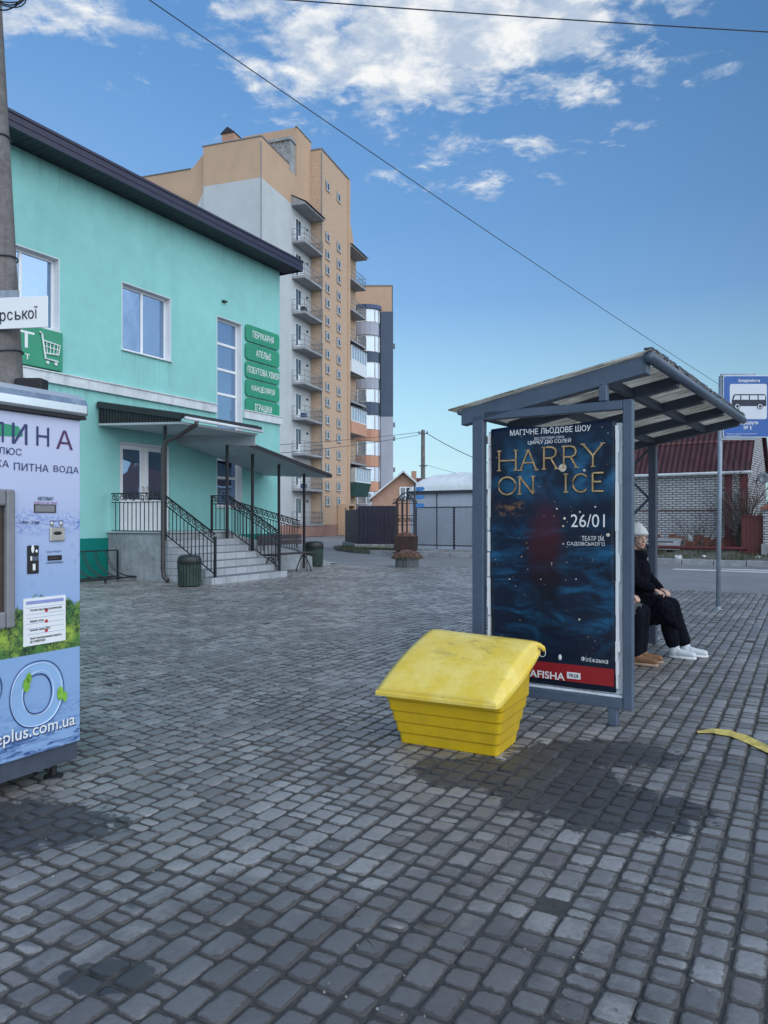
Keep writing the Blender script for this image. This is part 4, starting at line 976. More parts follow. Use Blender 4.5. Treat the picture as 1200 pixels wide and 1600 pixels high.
# ------------------------------------------------------------------ plum sheet fence on a rubble base
def corr_fence(mb, a, b_, z0, z1, pitch=.20, amp=.030):
    a = Vector((*a, 0)); b_ = Vector((*b_, 0)); L = (b_-a).length; d = (b_-a)/L; n_ = Vector((d.y, -d.x, 0)); pts = []
    s_ = 0
    while s_ < L:
        for q, h in ((0, 0), (.32, 0), (.42, 1), (.82, 1), (.92, 0)):
            t_ = s_+q*pitch
            if t_ <= L: pts.append(a+d*t_+n_*(h*amp))
        s_ += pitch
    V = []; Fs = []
    for p in pts:
        for off in (0, -.004):
            for z in (z0, z1): V.append(p+n_*off+Vector((0, 0, z)))
    for i in range(len(pts)-1):
        o = i*4; Fs += [(o, o+4, o+5, o+1), (o+2, o+3, o+7, o+6), (o+1, o+5, o+7, o+3), (o, o+2, o+6, o+4)]
    mb.add(V, Fs)
FP = [(-2.05, 41.0), (-1.22, 36.3), (.53, 36.0)]
t_ = thing('sheet_fence', 'dark plum corrugated metal fence on a low rubble base', 'fence', (*FP[1], .1))
o0 = Vector((*FP[1], .1))
def rel(o0, p): return (p[0]-o0.x, p[1]-o0.y)
mb = MB(); corr_fence(mb, rel(o0, FP[0]), rel(o0, FP[1]), .16, 1.86); mb.build('side_panel', M['fence'], t_)
mb = MB(); corr_fence(mb, rel(o0, FP[1]), rel(o0, FP[2]), .22, 2.02); mb.build('front_panel', M['fence'], t_)
mb = MB(); 
for a, b_ in ((FP[0], FP[1]), (FP[1], FP[2])): p, q = rel(o0, a), rel(o0, b_); mb.bar((*p, .05), (*q, .05), .35, .34)
fb = mb.build('stone_base', M['rubble'], t_, bevel=.03)
for p in (FP[0], FP[1], FP[2]):
    q = rel(o0, p); MB().box(q[0]-.03, q[0]+.03, q[1]+.03, q[1]+.09, 0, 2.0).build('post', M['darkmetal'], t_)

# ------------------------------------------------------------------ chain link fence, tarpaulin hall, sign post, arch
CW = Fr(KP(12.35, 1.05)[:2], *RDIR)
t_ = thing('chain_link_fence', 'chain link fence of framed panels in front of the white tarpaulin hall', 'fence', (*CW.p, .1), CW.rz)
LEN = 4.2
mb = MB()
for x in (0, 1.9, 4.2): mb.box(x-.03, x+.03, -.03, .03, -.05, 1.92)
mb.build('post', M['fence'], t_)
mb = MB(); mb.bar((0, 0, 1.90), (LEN, 0, 1.90), .05); mb.bar((0, 0, .28), (LEN, 0, .28), .05); mb.build('rail', M['mesh'], t_)
mb = MB(); step = .105; z0, z1 = .28, 1.9; H = z1-z0
x = -H; step = .118
while x < LEN:
    for sg in (1, -1):
        a = (x, z0) if sg > 0 else (x, z1); b_ = (x+H, z1) if sg > 0 else (x+H, z0)
        t0 = max(0, -x/H); t1 = min(1, (LEN-x)/H)
        if t1 > t0: mb.bar((a[0]+(b_[0]-a[0])*t0, .004*sg, a[1]+(b_[1]-a[1])*t0), (a[0]+(b_[0]-a[0])*t1, .004*sg, a[1]+(b_[1]-a[1])*t1), .011)
    x += step
mb.build('wire_mesh', M['wire'], t_)
mb = MB(); mb.box(0, LEN, -.12, .12, -.05, .12); mb.build('base', M['kerb'], t_)
TN = Fr(KP(14.35, 3.6)[:2], *RDIR)
t_ = thing('tarpaulin_hall', 'white tarpaulin hall with a rounded roof behind the chain link fence', 'tent hall', TN.w(0, 0, 0), TN.rz)
mb = MB(); mb.box(.02, 12, .02, 6, 0, 2.90); mb.build('wall', M['tentw'], t_)
def tr(u, v):
    a = v*math.pi; y = 3.0-3.12*math.cos(a); z = 2.78+.98*math.sin(a)**.75
    e = min(1, u*12/.9); z = 2.78+(z-2.78)*math.sqrt(max(0, 1-(1-e)**2))
    return (u*12-.06, y, z+.03*math.sin(u*44+3*v)*math.sin(a)+.022*math.sin(u*131+v*17)*math.sin(a)+.015*math.sin(u*61-v*23)*math.sin(a))
mb = MB(); mb.grid(tr, 120, 22); mb.build('roof', M['tent'], t_, smooth=True)
mb = MB(); mb.box(-.07, 12, -.16, -.12, 2.70, 2.82)
for x in (1.5, 3.4, 5.3): mb.box(x, x+.04, -.01, .018, 0, 2.7)
mb.build('trim', M['mesh'], t_)
p = FA; q = (648-600)/F*31.6
t_ = thing('direction_post', 'slim post with three small blue plates beside the arch', 'sign', (q, 31.6, .05))
MB().tube([(0, 0, 0), (0, 0, 2.9)], .035, 8).build('post', M['mesh'], t_)
for k in range(3):
    z = 2.60-.34*k; mb = MB(); mb.prism([(.05, -.015, z), (.34, -.015, z+.02), (.42, -.015, z+.10), (.34, -.015, z+.18), (.05, -.015, z+.16)], (0, .03, 0)); mb.build('plate', M['lblue'], t_)
    MB().ball((0, 0, z+.24), .055, 8, 6).build('ball_knob', M['mesh'], t_)
ax = (633-600)/F*32.8
t_ = thing('garden_arch', 'dark iron garden arch with curled top beside the plum fence', 'arch', (ax, 32.8, .05), -.2)
mb = MB()
for x in (-.38, .38):
    for y in (0, .35): mb.bar((x, y, 0), (x, y, 2.15), .05)
for z in (.5, 1.2, 1.6, 2.12): mb.bar((-.38, 0, z), (.38, 0, z), .03); 
mb.bar((-.12, 0, 0), (-.12, 0, 2.3), .08); mb.bar((.08, 0, 0), (.08, 0, 2.3), .06)
mb.build('upright', M['wrought'], t_)
mb = MB(); mb.tube([(-.55, 0, 2.1)]+[(-.40+.8*i/8, 0, 2.15+.42*math.sin(math.pi*i/8)) for i in range(9)]+[(.55, 0, 2.1)], .03, 6)
for i in range(7): scroll(mb, Vector((-.42+.14*i, 0, 2.22+.1*math.sin(math.pi*i/6))), Vector((1, 0, 0)), .10, 1 if i % 2 else -1, th=.016)
for i in range(5): scroll(mb, Vector((-.3+.14*i, 0, 1.42)), Vector((1, 0, 0)), .10, 1 if i % 2 else -1, th=.014)
mb.build('scrollwork', M['wrought'], t_)
t_ = thing('flower_box', 'rusty brown metal flower box under the garden arch', 'planter', ((634-600)/F*31.2, 31.2, 0), -.35)
mb = MB(); mb.prism([(-.42, -.25, .22), (.42, -.25, .22), (.46, -.28, .80), (-.46, -.28, .80)], (0, .5, 0)); mb.box(-.36, -.30, -.2, .2, 0, .22); mb.box(.30, .36, -.2, .2, 0, .22); mb.box(-.46, .46, -.3, .25, .10, .16); mb.build('box', M['rust'], t_, bevel=.01)
def leafcloud(n, rx, ry, z0, z1, s_, rg, dome=True):
    mb = MB()
    for _ in range(n):
        a = rg.random()*6.283; r = math.sqrt(rg.random()); x, y = rx*r*math.cos(a), ry*r*math.sin(a); z = z0+(z1-z0)*rg.random()*(1-(r*r*.7 if dome else 0))
        u = Vector((rg.gauss(0, 1), rg.gauss(0, 1), rg.gauss(0, 1))).normalized(); v = u.orthogonal().normalized(); q = s_*(.6+.8*rg.random()); c = Vector((x, y, z))
        mb.add([c-u*q, c+v*q*.5, c+u*q, c-v*q*.5], [(0, 1, 2, 3)])
    return mb
rg = random.Random(3)
leafcloud(300, .45, .25, .78, 1.0, .035, rg).build('dry_flowers', M['drymum'], t_, fix=False)
t_ = thing('round_planter', 'round concrete planter of dry rust coloured flowers at the far edge of the paving', 'planter', gp(636, 886), 0)
mb = MB(); n = 26
prof = []
for k in range(n*4):
    a = 2*math.pi*k/(n*4); r = .345+.022*(1 if k % 4 in (1, 2) else -.3); prof.append((r*math.cos(a), r*math.sin(a), .0))
mb.prism(prof, (0, 0, .30)); mb.build('tub', M['concrete'], t_)
M['tubdark'] = mat('dark_fluted_concrete', (.10, .11, .12), .9, .25, 6, .3, 40); t_.children[0].data.materials[0] = M['tubdark']
leafcloud(900, .45, .45, .28, .56, .032, rg).build('dry_flowers', M['drymum'], t_, fix=False)
leafcloud(350, .50, .50, .26, .46, .035, rg).build('leaves', M['dryleaf'], t_, fix=False)

# ------------------------------------------------------------------ red brick house behind, utility pole and its wires
FH = Fr((-.35, 62.0), 1, 0)
t_ = thing('red_brick_house', 'red brick gabled house far behind the garden arch', 'house', (0.2, 62, 0))
mb = MB(); mb.prism([(-1.2, 0, 0), (3.6, 0, 0), (3.6, 0, 3.3), (1.35, 0, 5.25), (-1.2, 0, 3.2)], (0, 8, 0)); mb.build('wall', M['brickred'], t_)
mb = MB(); mb.bar((1.35, 3.6, 5.34), (3.85, 3.6, 3.17), 8.2, .10, up=(.65, 0, .75)); mb.bar((1.35, 3.6, 5.34), (-1.4, 3.6, 3.1), 8.2, .10, up=(-.65, 0, .75)); ro = mb.build('roof', M['maroon2'], t_)
mb = MB(); mb.bar((1.35, -.55, 5.33), (3.85, -.55, 3.16), .04, .12, up=(.65, 0, .75)); mb.bar((1.35, -.55, 5.33), (-1.4, -.55, 3.09), .04, .12, up=(-.65, 0, .75)); mb.build('bargeboard', M['ledge'], t_)
mb = MB(); mb.box(2.1, 2.5, 2, 2.5, 4.0, 5.5); mb.build('chimney', M['brickred'], ro)
window(t_, 1.05, 2.05, 3.0, 4.1, -.06, mull=(1.55,), fw=.09, glass=M['glass_d'], sill=False)
t_ = thing('maroon_roofed_house', 'low house with a maroon roof beside the red brick gable', 'house', (4.2, 64, 0))
mb = MB(); mb.box(0, 9, 0, 5, 0, 3.6); mb.build('wall', M['brickred'], t_)
mb = MB(); mb.prism([(-2, -.4, 3.6), (-2, 2.4, 5.05), (-2, 5.4, 3.6)], (4.3, 0, 0)); mb.build('roof', M['maroon2'], t_)
UP = ((661-600)/F*47, 47.0)
t_ = thing('utility_pole', 'plain concrete utility pole rising behind the white tarpaulin hall', 'utility pole', (*UP, 0))
mb = MB(); mb.lathe([(.16, 0), (.115, 6.95)], 10); mb.build('shaft', M['polec'], t_)
mb = MB(); mb.bar((-.28, -.1, 6.72), (.28, -.1, 6.72), .05); mb.bar((-.25, -.1, 4.75), (.25, -.1, 4.75), .06); 
for x in (-.25, .25, -.1): mb.lathe([(.03, 0), (.05, .06), (.03, .12)], 8, (x, -.1, 6.74))
mb.build('crossarm', M['mesh'], t_)
def wire(label, a, b_, sag, r=.012, n=24, group='overhead wires'):
    a = Vector(a); b_ = Vector(b_); o = a.copy()
    pts = [a.lerp(b_, i/n)-o-Vector((0, 0, sag*4*(i/n)*(1-i/n))) for i in range(n+1)]
    ob = MB().tube(pts, r, 5).build('overhead_wire', M['mesh'], None); ob.location = o
    return tag(ob, label, 'wire', group)
def at(u, v, Y): return ((u-600)/F*Y, Y, CAM_H+(811-v)/F*Y)
wire('upper wire running left from the utility pole past the flats', (UP[0]-.2, UP[1]-.1, 6.8), at(200, 706, 27.5), .15, .014)
wire('lower wire running left from the utility pole past the flats', (UP[0]-.2, UP[1]-.1, 6.65), at(200, 722, 27), .25, .014)
wire('slack wire sagging right from the top of the utility pole', (UP[0]+.2, UP[1]-.1, 6.75), at(1000, 742, 40), 1.2, .022)
wire('thin wire sagging right from the lower arm of the utility pole', (UP[0]+.2, UP[1]-.1, 4.8), at(1000, 770, 42), .5, .010)
wire('long thin wire slanting across the sky down to the bus stop sign side', at(60, -120, 8.5), at(1330, 722, 46), .35, .0075, 40)
wire('dark thick wire crossing the upper right corner of the sky', at(300, -12, 13.0), at(1500, 66, 13.5), .05, .011, 40)

# ------------------------------------------------------------------ white brick house across the road
HW = Fr(KP(-.55, 2.75)[:2], *RDIR)
hs = thing('white_brick_house', 'white brick house with a steep maroon corrugated roof across the road', 'house', (*HW.p, .3), HW.rz)
mb = MB(); mb.box(-9, 0, 0, 4.0, 0, 2.95); mb.build('wall', M['brickwhite'], hs)
mb = MB(); mb.prism([(-.26, 0, 2.95), (-.26, 4.0, 2.95), (-.26, 2.0, 5.9)], (.26, 0, 0)); mb.build('gable', M['brickwhite'], hs)
mb = MB()
x = -9.0
while x < -.5:
    mb.box(x, min(x+.28, 0), -.012, -.001, .02, .42+.16*(1 if int(x*3.2) % 3 else 0)+.05*math.sin(x*9)); x += .30
mb.build('red_course', M['redbrickpaint'], hs)
mb = MB()
for x in (-1.95, -3.9): mb.box(x-.06, x+.10, -.02, -.011, .38, .62)
mb.build('vent', M['ledge'], hs)
mb = MB(); mb.box(-9, .02, -.035, -.001, 1.50, 1.54); mb.box(-9, 0, -.05, .0, -.2, .02); mb.build('string_course', M['maroon2'], hs)
mb = MB(); corr_panel(mb, (-9.2, 1.98, 6.0), (.15, 1.98, 6.0), (-9.2, -.20, 2.92), (.15, -.20, 2.92), 48, .026, .02); corr_panel(mb, (-9.2, 2.02, 6.0), (.15, 2.02, 6.0), (-9.2, 4.2, 2.92), (.15, 4.2, 2.92), 48, .026, .02); mb.build('roof', M['maroon'], hs)
mb = MB(); corr_panel(mb, (-9.2, .62, 4.13), (.15, .62, 4.13), (-9.2, .55, 4.03), (.15, .55, 4.03), 48, .030, .02); mb.build('roof_lap', M['maroon2'], hs)
mb = MB(); mb.tube([(-9.2, -.25, 2.84), (.2, -.25, 2.86)], .06, 6); mb.build('gutter', M['ledge'], hs)
for x in (-.62, -.10):
    MB().box(x-.13, x+.13, -.03, -.002, .0, 2.8).build('painted_pier', M['redpipe'], hs)
t_ = thing('satellite_dish', 'grey satellite dish on the gable end of the white brick house', 'dish', HW.w(.35, 1.2, 3.0), HW.rz)
mb = MB(); mb.lathe([(.0, .0), (.11, .02), (.21, .08), (.21, .095), (.11, .035), (0, .015)], 16, caps=False)
for k, q in enumerate(mb.v): mb.v[k] = (q[0]*.9, -q[2], q[1])
mb.build('dish', M['galv'], t_, smooth=True); MB().tube([(0, 0, 0), (-.3, .1, -.1)], .02, 6).build('arm', M['mesh'], t_)
t_ = thing('half_pipe', 'pale concrete pipe end lying beside the white brick house', 'pipe', KP(1.55, 2.3, .38), HW.rz)
mb = MB()
for r0, r1, s_ in ((.42, .34, 1),):
    outer = [(0, -r0*math.cos(R(i*12)), r0*math.sin(R(i*12))) for i in range(16)]; inner = [(0, -r1*math.cos(R(i*12)), r1*math.sin(R(i*12))) for i in range(15, -1, -1)]
    mb.prism(outer+inner, (-1.7, 0, 0))
mb.build('shell', M['concrete'], t_); MB().box(-1.6, -.25, -.33, .33, -.05, .30).build('dark_inside', M['black'], t_)
t_ = thing('low_pipe_barrier', 'low dull red pipe barrier along the front of the white brick house', 'barrier', KP(8.5, 1.9, .35), HW.rz)
MB().tube([(0, 0, .12), (9.2, 0, .12)], .06, 8).build('rail', M['redpipe'], t_)
mb = MB()
for x in (.2, 3, 6, 9): mb.bar((x, 0, -.15), (x, 0, .12), .07)
mb.build('post', M['redpipe'], t_)
# pillar, gates
pw = HW.w(.95, .35, .25)
t_ = thing('brick_gate_pillar', 'white brick gate pillar with a red brick cap right of the house', 'pillar', KP(-1.45, 1.9, .1), HW.rz)
mb = MB(); mb.box(-.22, .22, -.22, .22, .55, 1.72); mb.build('shaft', M['brickwhite'], t_)
MB().box(-.27, .27, -.27, .27, -.1, .55).build('base', M['concrete'], t_)
mb = MB(); mb.prism([(-.30, -.30, 1.72), (.30, -.30, 1.72), (.30, .30, 1.72), (-.30, .30, 1.72)], (0, 0, .07)); mb.add([(-.27, -.27, 1.79), (.27, -.27, 1.79), (.27, .27, 1.79), (-.27, .27, 1.79), (0, 0, 2.0)], [(0, 1, 4), (1, 2, 4), (2, 3, 4), (3, 0, 4), (0, 3, 2, 1)]); mb.build('cap', M['redbrickpaint'], t_)
for lab, a, b_ in (('narrow red sheet metal gate left of the white brick pillar', -.95, -.24), ('red sheet metal gate right of the white brick pillar', .24, 3.0)):
    t2 = thing('metal_gate', lab, 'gate', KP(-1.45, 1.9, .1), HW.rz, 'red gates beside the white brick house')
    mb = MB(); corr_fence(mb, (a, .02), (b_, .02), .12, 1.5, .12, .012); mb.build('leaf', M['redgate'], t2)
    mb = MB(); mb.bar((a, 0, 1.5), (b_, 0, 1.5), .05); mb.bar((a, 0, .12), (b_, 0, .12), .05); mb.build('gate_frame', M['redpipe'], t2)
t_ = thing('neighbour_house', 'far house with a dark maroon roof right of the white brick gable', 'house', KP(-2.2, 9.5, 0), HW.rz)
MB().box(0, 9, 0, 8, 0, 2.9).build('wall', M['brickwhite'], t_)
mb = MB(); mb.prism([(-.4, -.5, 2.8), (-.4, 4, 5.7), (-.4, 8.5, 2.8)], (9.8, 0, 0)); mb.build('roof', M['maroon2'], t_)

# bare shrubs and tree
def branch(mb, p, d, L, r, depth, rg, spread=.55, n=(2, 3)):
    pts = [p]; q = p.copy(); dd = d.copy()
    for i in range(4):
        dd = (dd+Vector((rg.gauss(0, .13), rg.gauss(0, .13), rg.gauss(.03, .10)))).normalized(); q = q+dd*(L/4); pts.append(q.copy())
    mb.tube(pts, [r*(1-.5*i/4) for i in range(5)], 4 if depth < 2 else 3, caps=False)
    if depth <= 0: return
    for _ in range(rg.randint(*n)):
        i = rg.randint(1, 4); nd = (dd+Vector((rg.gauss(0, spread), rg.gauss(0, spread), rg.gauss(.15, spread*.6)))).normalized()
        branch(mb, pts[i], nd, L*(.5+.25*rg.random()), r*.55, depth-1, rg, spread, n)
def shrub(label, loc, stems, h, seed, lean=.5, r=.016):
    rg = random.Random(seed); t_ = thing('bare_shrub', label, 'shrub', loc, 0, 'bare shrubs by the white brick house'); mb = MB()
    for _ in range(stems):
        d = Vector((rg.gauss(0, lean), rg.gauss(0, lean), 1)).normalized(); branch(mb, Vector((rg.gauss(0, .08), rg.gauss(0, .08), -.05)), d, h*(.5+.3*rg.random()), r, 3, rg)
    mb.build('twigs', M['bark'], t_)
shrub('tall bare shrub at the corner of the white brick house', KP(-.42, 2.3, .4), 26, 2.8, 4, .24, .024)
shrub('low spreading bare shrub before the white brick wall', KP(.85, 2.3, .4), 12, 1.8, 9, .55, .014)
shrub('small thin bare shrub near the concrete pipe', KP(2.95, 2.3, .4), 5, 1.0, 12, .3, .009)
t_ = thing('bare_tree', 'bare tree behind the gable of the white brick house', 'tree', KP(-3.4, 8.0, 0)); rg = random.Random(21); mb = MB()
branch(mb, Vector((0, 0, 2.2)), Vector((.05, 0, 1)), 2.6, .10, 4, rg, .5, (3, 4)); MB().lathe([(.17, 0), (.11, 2.3)], 8).build('trunk', M['bark'], t_); mb.build('crown', M['bark'], t_)
# ------------------------------------------------------------------ drinking water machine
MV = Fr((-1.80, 4.55), .4757, .8796)
vm = thing('water_vending_machine', 'tall pale blue drinking water vending machine with a steel top, at the left edge', 'vending machine', MV.w(0, 0), MV.rz)
WD = -1.12
mb = MB(); mb.box(WD, 0, .004, .80, .185, 2.10); mb.build('cabinet', M['pvc'], vm, bevel=.03, seg=3)
mb = MB(); mb.box(WD+.01, -.006, -.012, .0035, .19, 2.085); mb.build('front_panel', M['wrap'], vm, bevel=.008)
mb = MB(); pr = [(-.05, 2.102), (-.052, 2.165), (-.035, 2.20), (.02, 2.235), (.40, 2.26), (.85, 2.235), (.85, 2.102)]
mb.prism([(WD-.03, y, z) for y, z in pr], (-WD+.055, 0, 0)); mb.build('steel_top', M['capsteel'], vm, bevel=.02, seg=3)
mb = MB(); mb.box(WD-.02, .012, -.040, .83, 2.085, 2.101); mb.build('top_seal', M['black'], vm)
mb = MB(); mb.box(WD, -.012, .012, .79, .085, .184); mb.build('base', M['frame_d'], vm)
for x in (WD+.12, -.13):
    for y in (.07, .70):
        mb = MB(); mb.lathe([(.055, 0), (.055, .012), (.018, .014), (.018, .09)], 12, (x, y, 0)); mb.build('foot', M['black'], vm)
yf = -.0125
def Q(u, v): return MV.pix(u, v, yf)
def prect(mb, u0, v0, u1, v1, y=yf, t=.004, slant=True):
    x0, z0 = MV.pix(u0, v0, y); x1, z1 = MV.pix(u1, v1, y); return mb.box(min(x0, x1), max(x0, x1), y-t, y, min(z0, z1), max(z0, z1))
# big letters
def ptext(key, body, u0, vb, u1, vt, bold=.0, y=yf-.003):
    x0, z0 = MV.pix(u0, vb, y); x1, _ = MV.pix(u1, vb, y); _, z1 = MV.pix(u0, vt, y); return text_box(MB(), body, x0, x1, z0, z1, y, bold).build('lettering', M[key], vm)
ptext('navy', 'Л', -14, 689, 6, 657, .0); ptext('navy', 'И', 19, 693, 43, 660, .0); ptext('navy', 'Н', 57, 696, 77, 666, .0)
ptext('navy', 'ЛЮС', -2, 709, 34, 698, .0); ptext('navy', 'КА', -6, 729, 14, 718, .0); ptext('navy', 'ПИТНА', 22, 734.5, 76, 722.5, .0); ptext('navy', 'ВОДА', 84, 739, 123, 727, .0)
ptext('plum', 'А', 88, 701, 114, 671, .0)
mb = MB(); x0, z0 = Q(-8, 681); x1, z1 = Q(36, 664); mb.prism([(x0, yf-.001, z0), (x0+.06*0+.16, yf-.001, z0+.01), (x1, yf-.001, z0+.025), (x1-.03, yf-.001, z1-.01), (x0, yf-.001, z1)], (0, .0008, 0)); mb.build('green_leaf_print', M['signgreen'], vm)
ptext('signdark', 'АВТОМАТ', 59, 781.5, 84, 776, .012); ptext('signdark', '1 літр - 2 грн', 31, 820, 61, 813, .01); ptext('signdark', 'ПРИЙОМ МОНЕТ', 77, 815, 100, 812.4); ptext('signdark', 'ВАШ КРЕДИТ', 73, 864, 96, 861); ptext('signdark', 'СТАН АВТОМАТА', 72, 881, 99, 878.4, .03)
M['pink'] = mat('pink_print', (.45, .16, .30), .5, .05); ptext('pink', 'ЗДАЧУ НЕ ДАЄ', 53, 788, 90, 783.4, .01)
# fittings
mb = MB(); x0, z0 = MV.pix(18, 980, yf); _, z1 = MV.pix(18, 765, yf)
xl = -.98
mb.box(x0-.055, x0, -.05, -.014, z0, z1); mb.box(xl, xl+.055, -.05, -.014, z0, z1); mb.box(xl+.055, x0-.055, -.05, -.014, z1-.09, z1); mb.box(xl+.055, x0-.055, -.05, -.014, z0, z0+.09); fr_ = mb.build('niche_frame', M['greyframe'], vm, bevel=.012, seg=2)
MB().box(xl+.05, x0-.05, -.022, -.0135, z0+.08, z1-.08).build('niche_back', M['niche'], fr_)
mb = MB(); mb.tube([((xl+x0)/2, -.06, z1-.10), ((xl+x0)/2, -.06, z1-.22)], .018, 8); mb.build('water_spout', M['steel'], fr_)
mb = MB(); prect(mb, 53, 801, 87, 788.5); mb.build('change_slot', M['niche'], vm)
o = prect(MB(), 55, 799.5, 85, 790, yf-.0045, .002).build('slot_cover', M['greyframe'], vm)
mb = MB(); prect(mb, 77, 846, 100, 823, t=.012); cr = mb.build('coin_plate', M['steel'], vm, bevel=.005)
x, z = Q(88, 833); mb = MB(); mb.ball((x, yf-.011, z), (.030, .007, .011), 14, 8); mb.build('coin_slot', M['black'], cr)
for u in (80.5, 95): x, z = Q(u, 818.5); MB().ball((x, yf-.003, z), (.012, .008, .014), 10, 7).build('screw_head', M['steel'], vm)
mb = MB(); prect(mb, 42, 897, 60, 852, t=.006); bl = mb.build('bill_panel', M['black'], vm, bevel=.003)
mb = MB(); x, z = Q(50, 858); mb.ball((x, yf-.007, z), (.010, .003, .022), 12, 6); x, z = Q(56, 861); mb.ball((x, yf-.007, z), (.008, .003, .009), 8, 5); x, z = Q(52, 886); mb.box(x-.008, x+.008, yf-.008, yf-.006, z-.018, z+.018); x, z = Q(47.5, 872.5); mb.box(x-.005, x+.005, yf-.008, yf-.006, z-.012, z+.012); mb.build('symbols', M['ltr'], bl)
mb = MB(); x0, z0 = Q(49, 876); x1, z1 = Q(59, 869); mb.box(x0, x1, yf-.0085, yf-.0062, z0, z1); mb.build('bill_slot', M['frame'], bl)
mb = MB(); prect(mb, 74, 876, 96, 867, t=.006); dp = mb.build('display', M['black'], vm, bevel=.002)
prect(MB(), 76.5, 873.5, 90, 870, yf-.0065, .001).build('digits', M['niche'], dp)
# instruction sheet
mb = MB(); x0, z0 = Q(36, 1011); x1, _ = Q(102, 1005); z1 = Q(36, 936)[1]; mb.box(x0, x1, yf-.003, yf, z0, z1); sh = mb.build('instruction_sheet', M['ltr'], vm)
M['lilac'] = mat('lilac_print', (.26, .31, .60), .6, .05); w_ = x1-x0; h_ = z1-z0
MB().box(x0+.06*w_, x1-.05*w_, yf-.0038, yf-.0031, z1-.13*h_, z1-.06*h_).build('heading_bar', M['lilac'], sh)
mb = MB()
for zq in (.20, .34, .42, .54, .64, .76): mb.box(x0+.06*w_, x1-.05*w_, yf-.0036, yf-.0031, z1-zq*h_-.001, z1-zq*h_+.001)
mb.build('ruled_line', M['lilac'], sh)
mb = MB()
for s_, zq, e in (('Поставте тару в нішу для наливу води', .265, .90), ('Виберіть об’єм', .50, .46), ('Натисніть кнопку ПУСК', .685, .62), ('Увага! У разі переповнення зверніться', .86, .90), ('до оператора', .93, .50)): text_box(MB(), s_, x0+.15*w_, x0+e*w_, z1-zq*h_-.006, z1-zq*h_+.010, yf-.0042, .012).build('instruction_line', M['signdark'], sh)
M['redprint'] = mat('red_print', (.5, .03, .04), .6, .05); mb = MB()
for zq in (.33, .56, .76): MB().ball((x0+.53*w_, yf-.003, z1-zq*h_+.01), (.012, .002, .010), 8, 6).build('red_arrow', M['redprint'], sh)
# large 2O with leaves and web address
M['ring'] = mat('pale_blue_ring_print', (.27, .44, .70), .35, .05, 3); M['ringd'] = mat('dark_blue_outline', (.03, .07, .20), .4, .1, 4); M['ringl'] = mat('light_blue_outline', (.55, .68, .88), .4, .1, 4)
cx, cz = Q(58.5, 1084); rx = (Q(101, 1084)[0]-Q(17, 1084)[0])/2; rz_ = (Q(58, 1033)[1]-Q(58, 1135)[1])/2
def ell(k, dx=0., dz=0., n=48, kx=None): return [(cx+dx+rx*(kx or k)*math.copysign(abs(math.cos(2*math.pi*i/n))**.85, math.cos(2*math.pi*i/n)), yf-.003, cz+dz+rz_*k*math.sin(2*math.pi*i/n)) for i in range(n)]
mb = MB(); n = 48; o_ = ell(1.0); i_ = ell(.60, kx=.52); mb.add(o_+i_, [(i, (i+1) % n, n+(i+1) % n, n+i) for i in range(n)]); rg_ = mb.build('ring_print', M['ring'], vm, fix=False)
mb = MB(); mb.tube(ell(1.0), .0035, 4, True); mb.tube(ell(.60, kx=.52), .0045, 4, True); mb.build('dark_outline', M['ringd'], rg_)
mb = MB(); mb.tube(ell(.95, -.004, -.004), .003, 4, True); mb.tube(ell(.66, kx=.58, dx=.004, dz=.004), .003, 4, True); mb.build('light_outline', M['ringl'], rg_)
mb = MB(); xq, zq = Q(-3, 1075); mb.tube([(xq-.10+.12*math.sin(a), yf-.003, zq+.12*math.cos(a)) for a in [R(12*i) for i in range(13)]]+[(xq-.2, yf-.003, zq-.28), (xq+.06, yf-.003, zq-.28)], .004, 4); mb.build('digit_outline', M['ringd'], vm)
M['leaf'] = mat('bright_leaf_print', (.20, .45, .05), .5, .3, 20)
mb = MB()
for u, v, s_ in ((40, 1070, .040), (44, 1059, .030), (93, 1083, .040), (100, 1088, .030)):
    x, z = Q(u, v); mb.add([(x+s_*.55*math.cos(a), yf-.008, z+s_*math.sin(a)) for a in [R(30*i) for i in range(12)]], [tuple(range(12))])
    if u in (44, 100): mb.build('leaf_print', M['leaf'], vm); mb = MB()
def addr(mb, du, dv, y): 
    x0, z0 = MV.pix(-8+du, 1160+dv, y); x1, z1 = MV.pix(117+du, 1138.5+dv, y); text_box(mb, 'eplus.com.ua', x0, x1, ((z0+z1)/2-.02)+0, (z0+z1)/2+.068, y, .012)
mb = MB(); addr(mb, 1.6, 1.8, yf-.002); mb.build('address_shadow', M['ringd'], vm)
mb = MB(); addr(mb, 0, 0, yf-.004); mb.build('address_lettering', M['ltr'], vm)

# ------------------------------------------------------------------ concrete pole with street name plate
PY = 7.0
def PW(u, v, Y=PY): return ((u-600)/F*Y, Y, CAM_H+(811-v)/F*Y)
pl = thing('concrete_pole', 'rough concrete pole leaning slightly, behind the vending machine', 'pole', ((13-600)/F*PY, PY, 0))
mb = MB(); bx0 = (13-600)/F*PY
pts = []; rs = []
for i in range(13):
    v = 811-(i/12*8.2-CAM_H)*F/PY; edge = 34.5-(600-v)*.0567 if v < 600 else 34.5+(v-600)*.02; r = .165-.062*i/12
    pts.append(((edge-600)/F*PY-r-bx0, 0, i/12*8.2)); rs.append(r)
mb.tube(pts, rs, 14); mb.build('shaft', M['polec'], pl, smooth=True)
mb = MB()
for z in (3.0, 3.85, 4.95): 
    t_ = z/8.2; i = int(t_*12); c = Vector(pts[i]).lerp(Vector(pts[i+1]), t_*12-i); r = rs[i]+.008
    mb.tube([(c.x+r*math.cos(a), c.y+r*math.sin(a), z+.03*math.cos(a)) for a in [2*math.pi*k/20 for k in range(20)]], .008, 5, True)
mb.build('wire_band', M['mesh'], pl)
